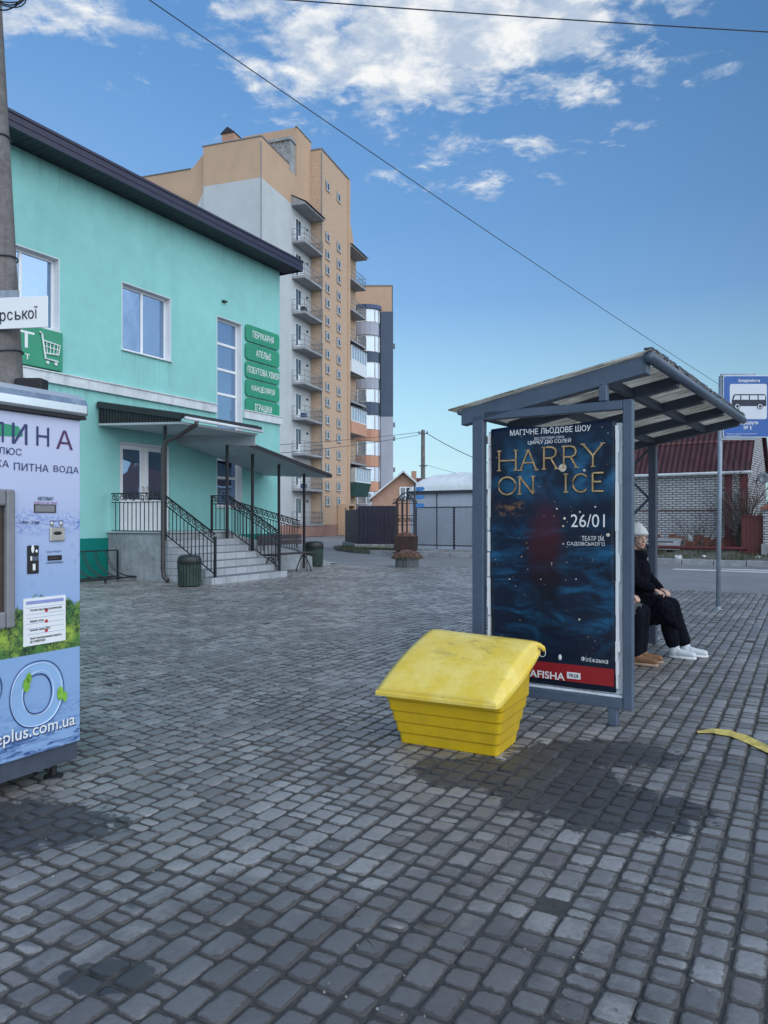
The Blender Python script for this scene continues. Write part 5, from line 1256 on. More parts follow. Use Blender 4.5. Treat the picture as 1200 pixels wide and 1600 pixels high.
cx, _, cz = PW(2, 8); mb = MB(); rg = random.Random(2)
for k in range(5):
    r = .10+.05*rg.random(); ox, oz = cx+.10+.05*rg.random()-bx0, cz+.05*rg.random(); mb.tube([(ox+r*1.3*math.cos(a), -.16+.04*math.sin(2*a+k), oz+r*math.sin(a)) for a in [2*math.pi*i/22 for i in range(22)]], .006, 4, True)
mb.build('cable_coil', M['black'], pl)
x0, _, z0 = PW(36, 615, PY-.05); x1, _, z1 = PW(71, 592, PY-.05)
mb = MB(); mb.box(x0-.05-bx0, x1-bx0, -.12, .03, z0, z1); mb.build('cable_box', M['black'], pl, bevel=.02, seg=2)
mb = MB(); mb.tube([(x0-bx0+.02, -.18, z0+.05), (x0-.2-bx0, -.19, z0-.1), (x0-.26-bx0, -.185, z0-.9)], .02, 6); mb.build('cable', M['black'], pl)
sp = thing('street_name_plate', 'white street name plate strapped to the concrete pole', 'sign', PW(-10, 490, PY-.19), 0)
mb = MB(); X = lambda u, v: ((u+10)/F*(PY-.19), (490-v)/F*(PY-.19))
c4 = [X(-60, 468), X(74.5, 462), X(74.5, 511), X(-60, 517)]
mb.prism([(a, 0, b_) for a, b_ in c4], (0, .012, 0)); mb.build('plate', M['ltr'], sp, bevel=.003)
mb = MB()
for ch, ua, ub, lo, hi in (('р', 0, 9, -5.5, 13.5), ('с', 11.5, 20, 0, 13.5), ('к', 35, 43.5, 0, 13.5), ('о', 44, 53, 0, 13.5), ('ї', 54, 58.5, 0, 19.5)):
    vb = 502.0-.072*(ua+9); a, za = X(ua, vb-lo); b_, zb = X(ub, vb-hi); text_box(mb, ch, a, b_, za, zb, -.004, .012)
vb = 502.0-.072*32; a, za = X(23.5, vb); b_, zb = X(32, vb-13.5); w9 = .0125; zm = za+(zb-za)*.56   # the soft sign, drawn by hand
mb.box(a, a+w9, -.0045, -.003, za, zb); mb.box(a+w9, a+w9+.018, -.0045, -.003, za, za+w9*.9); mb.box(a+w9, a+w9+.018, -.0045, -.003, zm-w9*.9, zm)
rr9 = (zm-za)/2; c9 = a+w9+.018; n9 = 12; o9 = [(c9+rr9*math.cos(R(-90+i*180/n9)), -.004, za+rr9+rr9*math.sin(R(-90+i*180/n9))) for i in range(n9+1)]; i9 = [(c9+(rr9-w9*.95)*math.cos(R(-90+i*180/n9)), -.004, za+rr9+(rr9-w9*.95)*math.sin(R(-90+i*180/n9))) for i in range(n9+1)]
mb.add(o9+i9, [(i, i+1, n9+2+i, n9+1+i) for i in range(n9)])
mb.build('lettering', M['signdark'], sp)
mb = MB(); a, za = X(3, 458); mb.box(a-.10, a+.14, .013, .03, za-.10, za+.03); mb.build('bracket', M['galv'], sp)

# ------------------------------------------------------------------ bus shelter
SA = R(33.3); SH = Fr((.710, 6.191), math.cos(SA), -math.sin(SA))
sh = thing('bus_shelter', 'blue grey steel bus shelter with a sloping dirty sheet roof', 'bus shelter', SH.w(0, 0), SH.rz)
T = 4.10; XR, ZR = SH.pix(1015, 550); XL, ZL = SH.pix(712, 640)
sl = (ZR-ZL)/(XR-XL)
def zr(x): return ZL+sl*(x-XL)
XE = 1.275; ZF = 2.36
def par(name, m_, *boxes, bevel=.006, parent=None):
    mb = MB()
    for b_ in boxes: mb.box(*b_)
    return mb.build(name, m_, parent or sh, bevel=bevel)
par('post', M['frame'], (0, .098, 0, .07, 0, zr(.05)-.10))
par('post', M['frame'], (1.205, XE, 0, .06, .125, ZF))
par('leg', M['frame'], (1.10, 1.165, .0, .06, 0, .125))
par('frame_rail', M['frame'], (.10, 1.203, .0, .06, ZF-.07, ZF-.002)); par('frame_rail', M['frame'], (.10, 1.203, .0, .06, .125, .20))
par('lower_lip', M['backing'], (.10, 1.203, .012, .055, .202, .222))
par('strut', M['frame'], (1.03, 1.09, .0, .06, ZF+.001, zr(1.05)-.125))
def beam(y, w_=.10, h=.13, x0=XL+.05, x1=XR-.02, m_='frame', name='roof_beam'):
    mb = MB(); mb.prism([(x0, y, zr(x0)-.012-h), (x1, y, zr(x1)-.012-h), (x1, y, zr(x1)-.012), (x0, y, zr(x0)-.012)], (0, w_, 0)); return mb.build(name, M[m_], sh, bevel=.004)
beam(.0)
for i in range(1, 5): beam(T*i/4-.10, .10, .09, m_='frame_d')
for xx in (.42, 1.0):
    z = zr(xx)-.05
    for i in range(4):
        y0 = .101 if i == 0 else T*i/4+.001; y1 = T*(i+1)/4-.101
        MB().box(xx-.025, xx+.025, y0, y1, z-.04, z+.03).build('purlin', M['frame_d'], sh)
mb = MB(); mb.tube([(XR+.005, -.03, ZR-.038), (XR+.005, T+.05, ZR-.038)], .042, 12); mb.build('front_edge_tube', M['frame'], sh, smooth=True)
mb = MB(); mb.tube([(XL+.03, .0, ZL-.03), (XL+.03, T+.05, ZL-.03)], .018, 8); mb.build('rear_edge_tube', M['frame'], sh, smooth=True)
rg = random.Random(4)
mb = MB(); n = 60
V = []
for i in range(n+1):
    y = -.04+(T+.10)*i/n; e = .012*rg.random(); w1 = .012*math.sin(i*1.3)*rg.random()
    for x, dz in ((XL-.05, 0), (XL-.05, .010), (XR+.02+e, .010+w1), (XR+.02+e, w1)): V.append((x, y, zr(x)+dz))
Fs = [(i*4+k, i*4+(k+1) % 4, i*4+4+(k+1) % 4, i*4+4+k) for i in range(n) for k in range(4)]+[(0, 1, 2, 3), (n*4+3, n*4+2, n*4+1, n*4)]
mb.add(V, Fs); mb.build('roof_sheet', M['poly'], sh)
mb = MB()
for i in range(40):   # torn trim along the front edge
    y = -.04+(T+.08)*i/40; mb.box(XR-.03, XR+.03, y, y+T/40-.004-.03*(rg.random() < .2), ZR+.012+.004*rg.random(), ZR+.022+.012*rg.random())
mb.build('edge_trim', M['frame_d'], sh)
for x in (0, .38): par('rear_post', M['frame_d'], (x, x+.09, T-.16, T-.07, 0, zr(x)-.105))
mb = MB(); zq = .25; k = 0
while zq < 2.2:
    a, b_ = (.09, .38) if k % 2 == 0 else (.38, .09); mb.bar((a, T-.115, zq), (b_, T-.115, zq+.30), .028); zq += .30; k += 1
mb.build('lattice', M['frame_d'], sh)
par('back_rail', M['frame_d'], (.03, .07, .115, T-.17, 2.12, 2.18)); par('back_rail', M['frame_d'], (.03, .07, .115, T-.17, .9, .95))
mb = MB(); mb.box(.075, .13, .5, T-.3, .62, .70)
be = MB()
for k in range(3): be.box(.14+.11*k, .235+.11*k, .5, T-.3, .455, .485)
bs = be.build('bench_seat', M['bench'], sh, bevel=.005)
for y in (.7, 2.1, 3.7): MB().box(.2, .26, y, y+.05, 0, .453).build('bench_leg', M['frame_d'], sh)

# ------------------------------------------------------------------ show poster in the shelter's end frame
x0, x1, z0, z1 = .150, 1.150, .235, 2.215
po = thing('show_poster', 'dark blue and maroon ice show poster hung in the end frame of the shelter', 'poster', SH.w(0, 0), SH.rz)
yp = .030
def pw_(u, v):
    x = x0+(x1-x0)*u; z = z0+(z1-z0)*v; q = yp+.004*math.sin(u*7+v*3)+.003*math.sin(v*23)*(u-.5)
    return (x+.006*math.sin(v*9), q, z+.010*math.sin(u*9)*(1 if v > .98 else 0))
mb = MB(); mb.grid(pw_, 24, 48); o = mb.build('print', M['poster'], po, smooth=True, fix=False)
so = o.modifiers.new('thick', 'SOLIDIFY'); so.thickness = .002; so.offset = 1
if o.data.polygons[0].normal.y > 0: o.data.flip_normals()
par('backing_board', M['backing'], (.125, 1.185, .046, .066, .226, 2.20), bevel=0, parent=po)
mb = MB(); mbl = MB(); rg = random.Random(8); zq = .27
while zq < 2.15:
    h = .05+.22*rg.random(); mb.box(1.148+.006*rg.random(), 1.168+.016*rg.random(), .012+.006*rg.random(), .044, zq, min(zq+h, 2.18)); mbl.box(.127+.008*rg.random(), .140+.010*rg.random(), .012, .044, zq, min(zq+h-.012*(rg.random() < .5), 2.16)); zq += h
mb.build('torn_edge', M['ltr'], po); mbl.build('torn_edge', M['ltr'], po)
yt = .0195
def PT(u, v): return SH.pix(u, v, yt)
def st(mb, body, u0, vb0, u1, vb1, vt0, bold=0.):
    a, za = PT(u0, vb0); b_, zb = PT(u1, vb1); h = PT(u0, vt0)[1]-za; zm = (za+zb)/2; return text_box(MB(), body, a, b_, zm, zm+h, yt, bold).build('lettering', M['ltr'], po)
mb = MB(); st(mb, 'МАГІЧНЕ ЛЬОДОВЕ ШОУ', 797, 682.5, 923, 675, 672, .008); st(mb, 'ВІД СВІТОВИХ ЗІРОК', 835, 688, 882, 685, 683.5); st(mb, 'ЦИРКУ ДЮ СОЛЕЙ', 825, 696, 892, 691.5, 688, .008)
st(mb, '26/01', 892, 825, 945, 822.5, 805); st(mb, 'ТЕАТР ІМ.', 909, 846, 945, 844.5, 838.5); st(mb, 'САДОВСЬКОГО', 886, 854, 945, 853, 847.5)
st(mb, 'Філіжанка', 908, 1034, 950, 1037, 1026); st(mb, 'AFISHA', 828, 1057, 882, 1063.5, 1046, .035)
# the red band and the web tag
a, za = PT(790, 1032); b_, zb = PT(956, 1048); _, zc = PT(956, 1074)
mb = MB(); xa, xb = x0+.012, x1-.012; zt = PT(900, 1042)[1]; zb_ = PT(900, 1065)[1]; mb.box(xa, xb, yt+.001, yt+.004, zb_-.005, zt+.012); mb.build('red_band', M['red'], po)
a, za = PT(886, 1059.5); b_, zb = PT(907, 1052); mb = MB(); mb.box(a, b_, yt-.002, yt+.0005, za, zb); wb = mb.build('web_tag', M['ltr'], po)
mb = MB(); text_box(mb, 'VN.UA', a+.014, b_-.014, za+.010, zb-.010, yt-.003, .03); mb.build('web_lettering', M['signdark'], wb)
mb = MB(); a, za = PT(875, 1027); mb.ball((a, yt, za), (.013, .003, .022), 10, 8); a, za = PT(847, 1020); mb.tube([(a+.028*math.cos(q), yt, za+.03*math.sin(q)) for q in [2*math.pi*i/20 for i in range(20)]], .003, 4, True); mb.build('logo', M['ltr'], po)
mb = MB(); 
for (u, v, s_) in ((879, 731, .030), (913, 735, .010), (950, 836, .014), (882, 810, .010), (870, 795, .007), (906, 800, .008), (930, 792, .007), (880, 822, .008), (845, 905, .005), (900, 905, .006), (905, 968, .008), (815, 870, .005), (862, 880, .005), (880, 850, .006), (796, 905, .006)): xq, zq = PT(u, v); mb.ball((xq, yt, zq), (s_, .002, s_), 12, 6)
M['spark'] = mat('pale_spark_print', (.62, .56, .46), .5, .2, 30); mb.build('spark', M['spark'], po)
# title in thin gilded letters
GL = {'H': [[(0, 0), (0, 1)], [(1, 0), (1, 1)], [(0, .5), (1, .5)]], 'A': [[(0, 0), (.5, 1), (1, 0)], [(.2, .36), (.8, .36)]],
      'R': [[(0, 0), (0, 1), (.6, 1), (.9, .92), (1, .76), (.9, .58), (.6, .5), (0, .5)], [(.55, .5), (1.05, 0)]],
      'Y': [[(0, 1), (.5, .48), (1, 1)], [(.5, .48), (.5, 0)]], 'I': [[(.5, 0), (.5, 1)]], 'N': [[(0, 0), (0, 1), (1, 0), (1, 1)]],
      'O': [[(.5+.5*math.cos(R(i*15)), .5+.5*math.sin(R(i*15))) for i in range(25)]], 'C': [[(.5+.5*math.cos(R(42+i*11.5)), .5+.5*math.sin(R(42+i*11.5))) for i in range(25)]],
      'E': [[(1, 0), (0, 0), (0, 1), (1, 1)], [(0, .52), (.8, .52)]]}
SER = {'H': [(0, 0), (0, 1), (1, 0), (1, 1)], 'A': [(0, 0), (1, 0)], 'R': [(0, 0), (1.05, 0), (0, 1)], 'Y': [(0, 1), (1, 1), (.5, 0)], 'I': [(.5, 0), (.5, 1)], 'N': [(0, 0), (0, 1), (1, 1)], 'O': [], 'C': [], 'E': []}
mb = MB(); mb2 = MB()
def letter(ch, u0, vb, u1, vt):
    xa, za = PT(u0, vb); xb, _ = PT(u1, vb); _, zb = PT(u0, vt); P = lambda p, y=yt: (xa+(xb-xa)*p[0], y, za+(zb-za)*p[1])
    for l in GL[ch]:
        for p, q in zip(l, l[1:]): mb.bar(P(p), P(q), .006, .011, up=(1, 0, .001) if abs(p[0]-q[0]) < .01 else (0, 0, 1)); mb2.bar(P(p, yt+.003), P(q, yt+.003), .004, .018, up=(1, 0, .001) if abs(p[0]-q[0]) < .01 else (0, 0, 1))
    for p in SER[ch]: c = P(p); mb.box(c[0]-.017, c[0]+.017, yt-.003, yt+.003, c[2]-.004, c[2]+.004)
for ch, a, vb, b_, vt in (('H', 780, 735.5, 806, 705), ('A', 813, 735, 838, 703), ('R', 850, 733, 869, 699), ('R', 881, 731, 900, 697.5), ('Y', 911, 729.5, 942, 694),
                          ('O', 779, 773, 806, 746), ('N', 812, 772, 833, 745), ('I', 880, 769, 888, 741), ('C', 895, 769, 920, 741), ('E', 926, 767.5, 943, 739)): letter(ch, a, vb, b_, vt)
M['golddark'] = mat('dark_gilt_shadow', (.05, .03, .02), .5, .2, 8)
mb2.build('title_shadow', M['golddark'], po); mb.build('gilded_title', M['gold'], po)

# ------------------------------------------------------------------ yellow grit bin
GB = Fr((.107, 5.16), .607, -.32)
gb = thing('grit_bin', 'yellow plastic grit bin with a scuffed sloping lid in front of the shelter', 'grit bin', GB.w(0, 0), GB.rz)
mb = MB(); W0, D0 = .686, .39
lev = [0, .075, .15, .225, .30, .345]
tiers = 4
ztop = lambda y: .345+(.57-.345)*min(1, max(0, (y+.075)/.60))
rings = []
for i in range(5):
    z0_, z1_ = lev[i], lev[i+1]
    s0 = .019*i; s1 = s0+.009
    rings += [(s0, z0_ if i == 0 else z0_+.002), (s1, z1_-.004)]
V = []; n8 = 0
def rr(x0, x1, y0, y1, r=.03):
    p = []
    for cx_, cy_, a0 in ((x1-r, y1-r, 0), (x0+r, y1-r, 90), (x0+r, y0+r, 180), (x1-r, y0+r, 270)):
        for q in range(4): a = R(a0+30*q); p.append((cx_+r*math.cos(a), cy_+r*math.sin(a)))
    return p
for s_, z in rings:
    for x, y in rr(-s_, W0+s_*.75, -s_, D0+s_*1.5): V.append((x, y, z))
N_ = 16; L_ = len(rings)
# last ring follows the slope of the lid
for k in range(N_):
    x, y, z = V[(L_-1)*N_+k]; V[(L_-1)*N_+k] = (x, y, ztop(y)+.02)
Fs = [(i*N_+k, i*N_+(k+1) % N_, (i+1)*N_+(k+1) % N_, (i+1)*N_+k) for i in range(L_-1) for k in range(N_)]+[tuple(range(N_)), tuple((L_-1)*N_+k for k in range(N_))]
mb.add(V, Fs); mb.build('body', M['yellow'], gb, bevel=.004)
mb = MB()   # lid: arched top with crisp edges, straight rim and a lip
NU, NV = 24, 26
FL, FR_, BR, BL = Vector((-.112, -.122, .372)), Vector((.718, -.122, .366)), Vector((.785, .545, .672)), Vector((-.008, .545, .705))
def lid(u, v):
    p = FL.lerp(FR_, u).lerp(BL.lerp(BR, u), v).copy(); e = 1-abs(2*u-1)**14
    p.z += (.046+.014*math.sin(math.pi*u))*math.sin(math.pi*v**.85)*(.86+.14*e)-.006*(1-e)-.010*max(0, (v-.93)/.07)
    return p
top = [lid(i/NU, j/NV) for j in range(NV+1) for i in range(NU+1)]
mb.add(top, [(j*(NU+1)+i, j*(NU+1)+i+1, (j+1)*(NU+1)+i+1, (j+1)*(NU+1)+i) for j in range(NV) for i in range(NU)])
def rimz(y, k): return k+(.600-.352)*(y+.122)/.667
def ring(off, dz):
    pts = []
    for i in range(NU+1): p = lid(i/NU, 0); pts.append(Vector((p.x+off*(2*i/NU-1)*.4, p.y-off, rimz(p.y, .356)+dz)))
    for j in range(1, NV+1): p = lid(1, j/NV); q = .020*math.sin(math.pi*j/NV)+.010; pts.append(Vector((p.x+off+q, p.y, min(rimz(p.y, .352), p.z-.02)+dz)))
    for i in range(1, NU+1): p = lid(1-i/NU, 1); pts.append(Vector((p.x, p.y+off+.006, rimz(p.y, .352)+dz)))
    for j in range(1, NV): p = lid(0, 1-j/NV); pts.append(Vector((p.x-off-.008, p.y, min(rimz(p.y, .356), p.z-.02)+dz)))
    return pts
edge = [lid(i/NU, 0) for i in range(NU+1)]+[lid(1, j/NV) for j in range(1, NV+1)]+[lid(1-i/NU, 1) for i in range(1, NU+1)]+[lid(0, 1-j/NV) for j in range(1, NV)]
R1, R2, R3 = ring(0, 0), ring(.010, -.003), ring(.010, -.024); n_ = len(edge)
mb.add(edge+R1+R2+R3, [(k*n_+i, k*n_+(i+1) % n_, (k+1)*n_+(i+1) % n_, (k+1)*n_+i) for k in range(3) for i in range(n_)])
lidob = mb.build('lid', M['yellowlid'], gb, smooth=False); so = lidob.modifiers.new('thick', 'SOLIDIFY'); so.thickness = .007; so.offset = -1
for p_ in lidob.data.polygons[:NU*NV]: p_.use_smooth = True
mb = MB(); a = lid(1, 1); mb.tube([(a.x-.04, a.y-.01, a.z-.022), (a.x+.012, a.y-.0, a.z-.024), (a.x+.036, a.y+.006, a.z-.040), (a.x+.045, a.y+.01, a.z-.062)], [.018, .020, .016, .011], 8); mb.build('hinge_lug', M['yellowlid'], gb, smooth=True)

# ------------------------------------------------------------------ bus stop sign
SB = gp(1122, 952); BY = SB[1]
bs_ = thing('bus_stop_sign', 'blue bus stop sign on a tall galvanised pole by the road', 'sign', SB, 0)
b0 = SB[0]
def BX(u, v, dy=-.06): Y = BY+dy; return ((u-600)/F*Y-b0, CAM_H+(811-v)/F*Y)
mb = MB(); xt = BX(1126.5, 590, 0)[0]; mb.tube([(0, 0, 0), (xt, 0, BX(1126, 588, 0)[1])], .036, 12); mb.build('pole', M['galv'], bs_, smooth=True)
mb = MB(); mb.lathe([(.07, 0), (.07, .008), (.045, .01), (.04, .05)], 12); mb.build('foot', M['galv'], bs_)
xa, zb_ = BX(1130, 683.5); xb, zt = BX(1208, 586.5)
def rrect(mb, xa, xb, za, zb, r, y, t):
    pts = []
    for cx_, cz_, a0 in ((xb-r, zb-r, 0), (xa+r, zb-r, 90), (xa+r, za+r, 180), (xb-r, za+r, 270)):
        for q in range(5): a_ = R(a0+22.5*q); pts.append((cx_+r*math.cos(a_), y, cz_+r*math.sin(a_)))
    return mb.prism(pts, (0, t, 0))
mb = MB(); rrect(mb, xa, xb, zb_, zt, .04, -.060, .012); pn = mb.build('sign_panel', M['signwhite'], bs_)
mb = MB(); rrect(mb, xa+.012, xb-.012, zb_+.014, zt-.014, .03, -.064, .0035); bf = mb.build('blue_face', M['signblue'], bs_)
mb = MB(); mb.box(xa-.03, xa+.55, -.046, -.015, zt-.01, zt+.03); mb.box(xa-.03, xa+.55, -.046, -.015, zb_-.04, zb_-.002); mb.build('bracket', M['galv'], bs_)
a, c_ = BX(1140, 655); b_, d_ = BX(1198, 600); mb = MB(); rrect(mb, a, b_, c_, d_, .035, -.0675, .003); mb.build('pictogram_field', M['signwhite'], bf)
mb = MB(); u0, w0 = BX(1143, 635.5); u1, w1 = BX(1197, 616)
H_ = w1-w0; Wd = u1-u0
def bp(x, z): return (u0+Wd*x, -.0705, w0+H_*z)
mb.prism([bp(0, .05), bp(1, .05), bp(1, .75), bp(.985, .93), bp(.93, 1), bp(.10, 1), bp(.05, .93), bp(.0, .45)], (0, .0025, 0)); bus = mb.build('bus_symbol', M['signdark'], bf)
mb = MB()
for q0, q1 in ((.045, .24), (.275, .49), (.525, .74), (.775, .965)):
    sl_ = .05 if q0 < .1 else 0; mb.prism([(v[0], -.073, v[2]) for v in (bp(q0, .55), bp(q1, .55), bp(q1, .90), bp(q0+sl_, .90))], (0, .002, 0))
for q in (.16, .82):
    for r, y in ((.075, -.073),): mb.prism([(bp(q, 0)[0]+Wd*r*math.cos(R(i*20)), y, bp(q, .03)[2]+Wd*r*math.sin(R(i*20))) for i in range(18)], (0, .002, 0))
mb.build('bus_windows', M['signwhite'], bus)
mb = MB()
for q in (.16, .82):
    c = bp(q, .03); mb.tube([(c[0]+Wd*.078*math.cos(R(i*18)), -.0745, c[2]+Wd*.078*math.sin(R(i*18))) for i in range(20)], .005, 4, True)
    mb.prism([(c[0]+Wd*.042*math.cos(R(i*30)), -.0755, c[2]+Wd*.042*math.sin(R(i*30))) for i in range(12)], (0, .0015, 0))
mb.build('bus_wheel', M['signdark'], bus)
mb = MB()
def sg(body, ua, vb, ub, vt, bold=.0): x0_, z0_ = BX(ua, vb); x1_, z1_ = BX(ub, vt); text_box(MB(), body, x0_, x1_, z0_, z1_, -.0665, bold).build('lettering', M['ltr'], bf)
sg('Академічна', 1153, 598, 1187, 592, .018); sg('Маршрути', 1153, 664.5, 1184, 657.5, .02); sg('№ 5', 1162, 671, 1174, 665.5, .02); sg('Перевезення здійснюються за встановленим', 1135, 679, 1182, 676.8); sg('часом прибуття', 1135, 682, 1157, 680)
# ------------------------------------------------------------------ the two waiting people
def blob(name, fn, mat_, parent, voxel=.008, smooth=6, fur=0.):
    mb = MB(); fn(mb); me = bpy.data.meshes.new('tmp'); me.from_pydata(mb.v, [], mb.f)
    bm = bmesh.new(); bm.from_mesh(me); bmesh.ops.recalc_face_normals(bm, faces=bm.faces); bm.to_mesh(me); bm.free()
    o = bpy.data.objects.new('tmp', me); COL.objects.link(o)
    r = o.modifiers.new('r', 'REMESH'); r.mode = 'VOXEL'; r.voxel_size = voxel
    s_ = o.modifiers.new('s', 'SMOOTH'); s_.factor = .5; s_.iterations = smooth
    dg = bpy.context.evaluated_depsgraph_get(); m2 = bpy.data.meshes.new_from_object(o.evaluated_get(dg)); bpy.data.objects.remove(o)
    m2.name = name
    if fur:
        co = np.empty(len(m2.vertices)*3, np.float32); m2.vertices.foreach_get('co', co); co = co.reshape(-1, 3)
        nn = np.empty(len(m2.vertices)*3, np.float32); m2.vertices.foreach_get('normal', nn); nn = nn.reshape(-1, 3)
        rr_ = np.random.default_rng(1).normal(0, 1, len(co)).astype(np.float32)
        wv = np.sin(co[:, 0]*95+co[:, 2]*60)*np.sin(co[:, 1]*80-co[:, 2]*90)
        co += nn*(fur*(.5*rr_+.9*wv))[:, None]; m2.vertices.foreach_set('co', co.ravel())
    m2.materials.clear(); m2.materials.append(mat_); m2.shade_smooth()
    ob = bpy.data.objects.new(name, m2); COL.objects.link(ob); ob.parent = parent; return ob
def person(label, loc, rz, P, coatm, shoem, hat=True, fur=.004):
    t_ = thing('person', label, 'person', loc, rz)
    V3 = Vector
    hip = V3((0, 0, .555)); ch = V3((-.03+P['lean'], 0, .93)); nk = V3((P['lean']+.01, 0, 1.13)); hd = V3((P['lean']+.055, -.005, 1.275))
    yaw = P['yaw']; fx = V3((math.cos(yaw), math.sin(yaw), 0)); fy = V3((-math.sin(yaw), math.cos(yaw), 0)); fz = V3((0, 0, 1))
    def H(a, b_, c): return hd+fx*a+fy*b_+fz*c
    sh_ = [V3((ch.x+.005, s_*.175, 1.065)) for s_ in (-1, 1)]
    def hand(mb, w_, d, s_):
        """palm, four curled fingers of unequal length and a thumb from the side of the palm"""
        d = d.normalized(); up = V3((0, 0, 1)); side = d.cross(up).normalized()*s_; nrm = side.cross(d).normalized()
        if nrm.z > 0: nrm = -nrm
        pc = w_+d*.045
        for k in range(4): mb.capsule(w_+side*(.006*(k-1.5)*1.2), .017, w_+d*.085+side*.019*(k-1.5), .0125, 8)
        for k, L in enumerate((.062, .072, .068, .052)):
            a = w_+d*.088+side*.0195*(k-1.5); b_ = a+d*L*.42+nrm*.012; c = b_+d*L*.20+nrm*L*.30; e = c-d*L*.12+nrm*L*.25
            mb.capsule(a, .0098, b_, .0092, 8); mb.capsule(b_, .0092, c, .0085, 8); mb.capsule(c, .0085, e, .0075, 8)
        a = w_+d*.025-side*.030; b_ = a+d*.035-side*.018+nrm*.012; c = b_+d*.030+side*.006+nrm*.014
        mb.capsule(a, .014, b_, .0115, 8); mb.capsule(b_, .0115, c, .0092, 8)
    def body(mb):
        mb.capsule(hip, .125, ch, .125); mb.capsule(ch, .13, nk-V3((0, 0, .06)), .07); mb.capsule(nk-V3((.0, 0, .06)), .052, hd-V3((.02, 0, .04)), .050)
        # head: skull, face, jaw, nose, lips, ears
        mb.ball(H(-.012, 0, .035), (.094, .080, .092), 18, 14); mb.ball(H(.028, 0, -.035), (.062, .058, .080), 16, 12); mb.ball(H(.055, 0, -.085), (.030, .032, .026), 12, 9)
        mb.capsule(H(.083, 0, .018), .010, H(.104, 0, -.022), .0135, 8); mb.ball(H(.098, .012, -.026), .009, 8, 6); mb.ball(H(.098, -.012, -.026), .009, 8, 6)
        mb.capsule(H(.083, -.016, -.054), .0085, H(.083, .016, -.054), .0085, 8); mb.capsule(H(.080, -.014, -.067), .009, H(.080, .014, -.067), .009, 8)
        mb.capsule(H(.078, -.04, .028), .011, H(.078, .04, .028), .011, 8); mb.ball(H(.066, -.036, -.028), (.02, .02, .02), 8, 6); mb.ball(H(.066, .036, -.028), (.02, .02, .02), 8, 6)
        for s_ in (-1, 1): mb.ball(H(-.012, s_*.080, -.012), (.018, .010, .030), 8, 7)
        for i, s_ in enumerate((-1, 1)):
            mb.capsule(ch+V3((0, s_*.09, .10)), .07, sh_[i], .055); mb.capsule(sh_[i], .052, P['el'][i], .040); mb.capsule(P['el'][i], .040, P['wr'][i], .027)
            hand(mb, P['wr'][i], P['hd'][i], s_)
            mb.capsule(hip+V3((0, s_*.085, -.01)), .095, P['kn'][i], .060); mb.capsule(P['kn'][i], .060, P['an'][i]+V3((0, 0, .06)), .040); mb.capsule(P['an'][i]+V3((0, 0, .0)), .034, P['an'][i]+V3((.10, 0, -.045)), .024)
    blob('body', body, M['skin'], t_, .0065, 3)
    for s_ in (-1, 1):
        MB().ball(H(.083, s_*.030, .006), (.008, .013, .007), 10, 7).build('eye', M['ltr'], t_, smooth=True)
        MB().ball(H(.089, s_*.030, .006), (.005, .006, .006), 8, 6).build('iris', M['hair'], t_, smooth=True)
    def brow(mb):
        for s_ in (-1, 1): mb.capsule(H(.088, s_*.017, .030), .004, H(.081, s_*.047, .032), .003, 6)
    mb = MB(); brow(mb); mb.build('eyebrows', M['hair'], t_, smooth=True)
    mb = MB(); mb.ball(H(.090, 0, -.060), (.005, .020, .006), 10, 6); mb.build('lips', M['redprint'], t_, smooth=True)
    def hair(mb):
        mb.ball(H(-.024, 0, .030), (.096, .088, .090), 16, 12)
        for s_ in (-1, 1): mb.capsule(H(-.01, s_*.080, .02), .022, H(-.03, s_*.075, -.09), .028, 8)
        mb.capsule(H(-.06, 0, 0), .06, H(-.07, 0, -.10), .055)
    blob('hair', hair, M['hair'], t_, .010, 3, .002)
    if hat:
        def ht(mb):
            mb.ball(H(-.018, 0, .072), (.106, .096, .092), 18, 12); mb.ball(H(-.030, 0, .130), (.072, .068, .058), 14, 10)
            for i in range(20):
                a, b_ = R(i*18), R(i*18+18); mb.capsule(H(-.012+.104*math.cos(a), .094*math.sin(a), .052+.012*math.cos(a)), .018, H(-.012+.104*math.cos(b_), .094*math.sin(b_), .052+.012*math.cos(b_)), .018, 8)
        blob('knit_hat', ht, M['hat'], t_, .008, 3, .0012)
    def coat(mb):
        mb.capsule(hip+V3((0, 0, .02)), .20, ch+V3((.02, 0, 0)), .195); mb.capsule(ch+V3((.02, 0, 0)), .195, nk-V3((.01, 0, .07)), .125)
        for i in range(14):
            a, b_ = R(i*26), R(i*26+26); c = nk-V3((-.015, 0, .035)); mb.capsule(c+V3((.088*math.cos(a), .095*math.sin(a), 0)), .045, c+V3((.088*math.cos(b_), .095*math.sin(b_), 0)), .045, 8)
        for i, s_ in enumerate((-1, 1)):
            mb.capsule(ch+V3((0, s_*.08, .08)), .11, sh_[i], .090); mb.capsule(sh_[i], .100, P['el'][i], .085); mb.capsule(P['el'][i], .085, P['wr'][i].lerp(P['el'][i], .10), .058)
            k = P['kn'][i]; mb.capsule(hip+V3((-.02, s_*.11, -.02)), .14, hip.lerp(k, .62)+V3((0, s_*.02, .0)), .115); mb.capsule(hip.lerp(k, .6)+V3((0, s_*.02, 0)), .115, k+V3((-.02, 0, .0)), .095)
        mb.capsule(hip+V3((.1, 0, .0)), .15, hip.lerp((P['kn'][0]+P['kn'][1])/2, .85), .09)
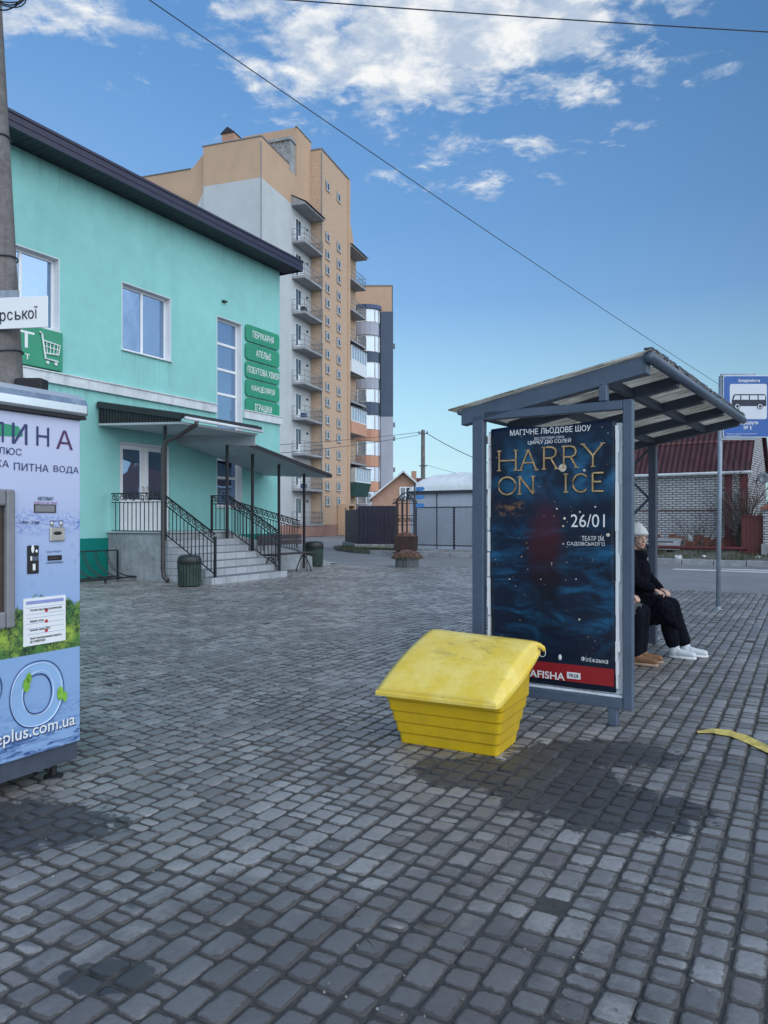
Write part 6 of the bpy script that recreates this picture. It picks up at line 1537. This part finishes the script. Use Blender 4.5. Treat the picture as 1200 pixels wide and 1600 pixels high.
        if hat:
            for i in (0, 1):
                k = P['kn'][i]
                for q in range(5): mb.capsule(hip.lerp(k, .35+.15*q)+V3((0, (-.05 if i == 0 else .05), -.02)), .085, hip.lerp(k, .38+.15*q)+V3((.02+.012*q, (-.09 if i == 0 else .09), -.19+.015*q)), .040)
            k = P['kn'][0]; mb.capsule(k+V3((-.03, -.03, .0)), .098, k+V3((.03, -.03, -.02)), .085); mb.capsule(k+V3((.02, -.05, -.02)), .075, k+V3((.145, -.07, -.20)), .022)
    blob('coat', coat, coatm, t_, .012, 5, fur)
    def trousers(mb):
        for i, s_ in enumerate((-1, 1)):
            k = P['kn'][i]; a = P['an'][i]
            mb.capsule(hip+V3((.02, s_*.09, -.02)), .12, k, .090); mb.capsule(k, .090, a.lerp(k, .5)+V3((-.01, 0, 0)), .082); mb.capsule(a.lerp(k, .5)+V3((-.01, 0, 0)), .086, a.lerp(k, .12 if hat else .06)+V3((-.01, 0, .025)), .076)
    blob('trousers', trousers, M['trous'], t_, .011, 4, .0015)
    for i, s_ in enumerate((-1, 1)):
        a = P['an'][i]; ang = P['toe'][i]; d = V3((math.cos(ang), math.sin(ang), 0)); g = V3((a.x, a.y, 0))
        def shoe(mb):
            mb.capsule(g+V3((0, 0, .052))-d*.025, .040, g+d*.05+V3((0, 0, .056)), .040); mb.capsule(g+d*.05+V3((0, 0, .058)), .046, g+d*.185+V3((0, 0, .044)), .037); mb.capsule(g+V3((0, 0, .06))-d*.01, .050, a.lerp(P['kn'][i], .14 if hat else .03)+V3((.006, 0, .005)), .055)
        so_ = blob('shoe', shoe, shoem, t_, .007, 4)
        sd_ = d.cross(V3((0, 0, 1))); pts = []
        for q in range(20):
            an = 2*math.pi*q/20; r1 = .146*math.cos(an); w1 = (.050 if math.cos(an) > 0 else .042)*math.sin(an); pts.append(g+d*(.080+r1)+sd_*w1)
        mb = MB(); mb.prism([(p.x, p.y, .001) for p in pts], (0, 0, .026)); mb.build('sole', M['sole'] if shoem is M['tanshoe'] else M['ltr'], so_, bevel=.006)
        if shoem is not M['tanshoe']:
            mb = MB()
            for q in range(5): c = g+d*(.035+.022*q)+V3((0, 0, .112-.0085*q-.004*q)); mb.tube([c-sd_*.032-V3((0, 0, .018)), c+V3((0, 0, .004)), c+sd_*.032-V3((0, 0, .018))], .0045, 5)
            mb.build('laces', M['rail'], so_)
    return t_
V3 = Vector
PA = dict(lean=.035, yaw=R(-38), el=[V3((.09, -.255, .84)), V3((.09, .255, .84))], wr=[V3((.285, -.175, .735)), V3((.28, .15, .715))], hd=[V3((.9, .35, -.28)), V3((.9, -.35, -.25))],
          kn=[V3((.40, -.10, .535)), V3((.42, .10, .54))], an=[V3((.50, -.085, .085)), V3((.58, .085, .085))], toe=[R(-6), R(4)])
person('person in a white knit hat, black fur coat and white shoes, seated in the shelter', SH.w(.375, 3.20, 0), SH.rz, PA, M['fur'], M['sneak'])
PB = dict(lean=.03, yaw=R(0), el=[V3((.10, -.25, .84)), V3((.10, .25, .84))], wr=[V3((.27, -.12, .70)), V3((.27, .12, .70))], hd=[V3((.9, .35, -.25)), V3((.9, -.35, -.25))],
          kn=[V3((.41, -.10, .52)), V3((.41, .10, .52))], an=[V3((.40, -.09, .085)), V3((.40, .10, .085))], toe=[R(0), R(6)])
person('person in a grey coat, black trousers and tan shoes, mostly hidden behind the poster frame', SH.w(.23, 2.57, 0), SH.rz, PB, M['bag'], M['tanshoe'], hat=False, fur=.0)
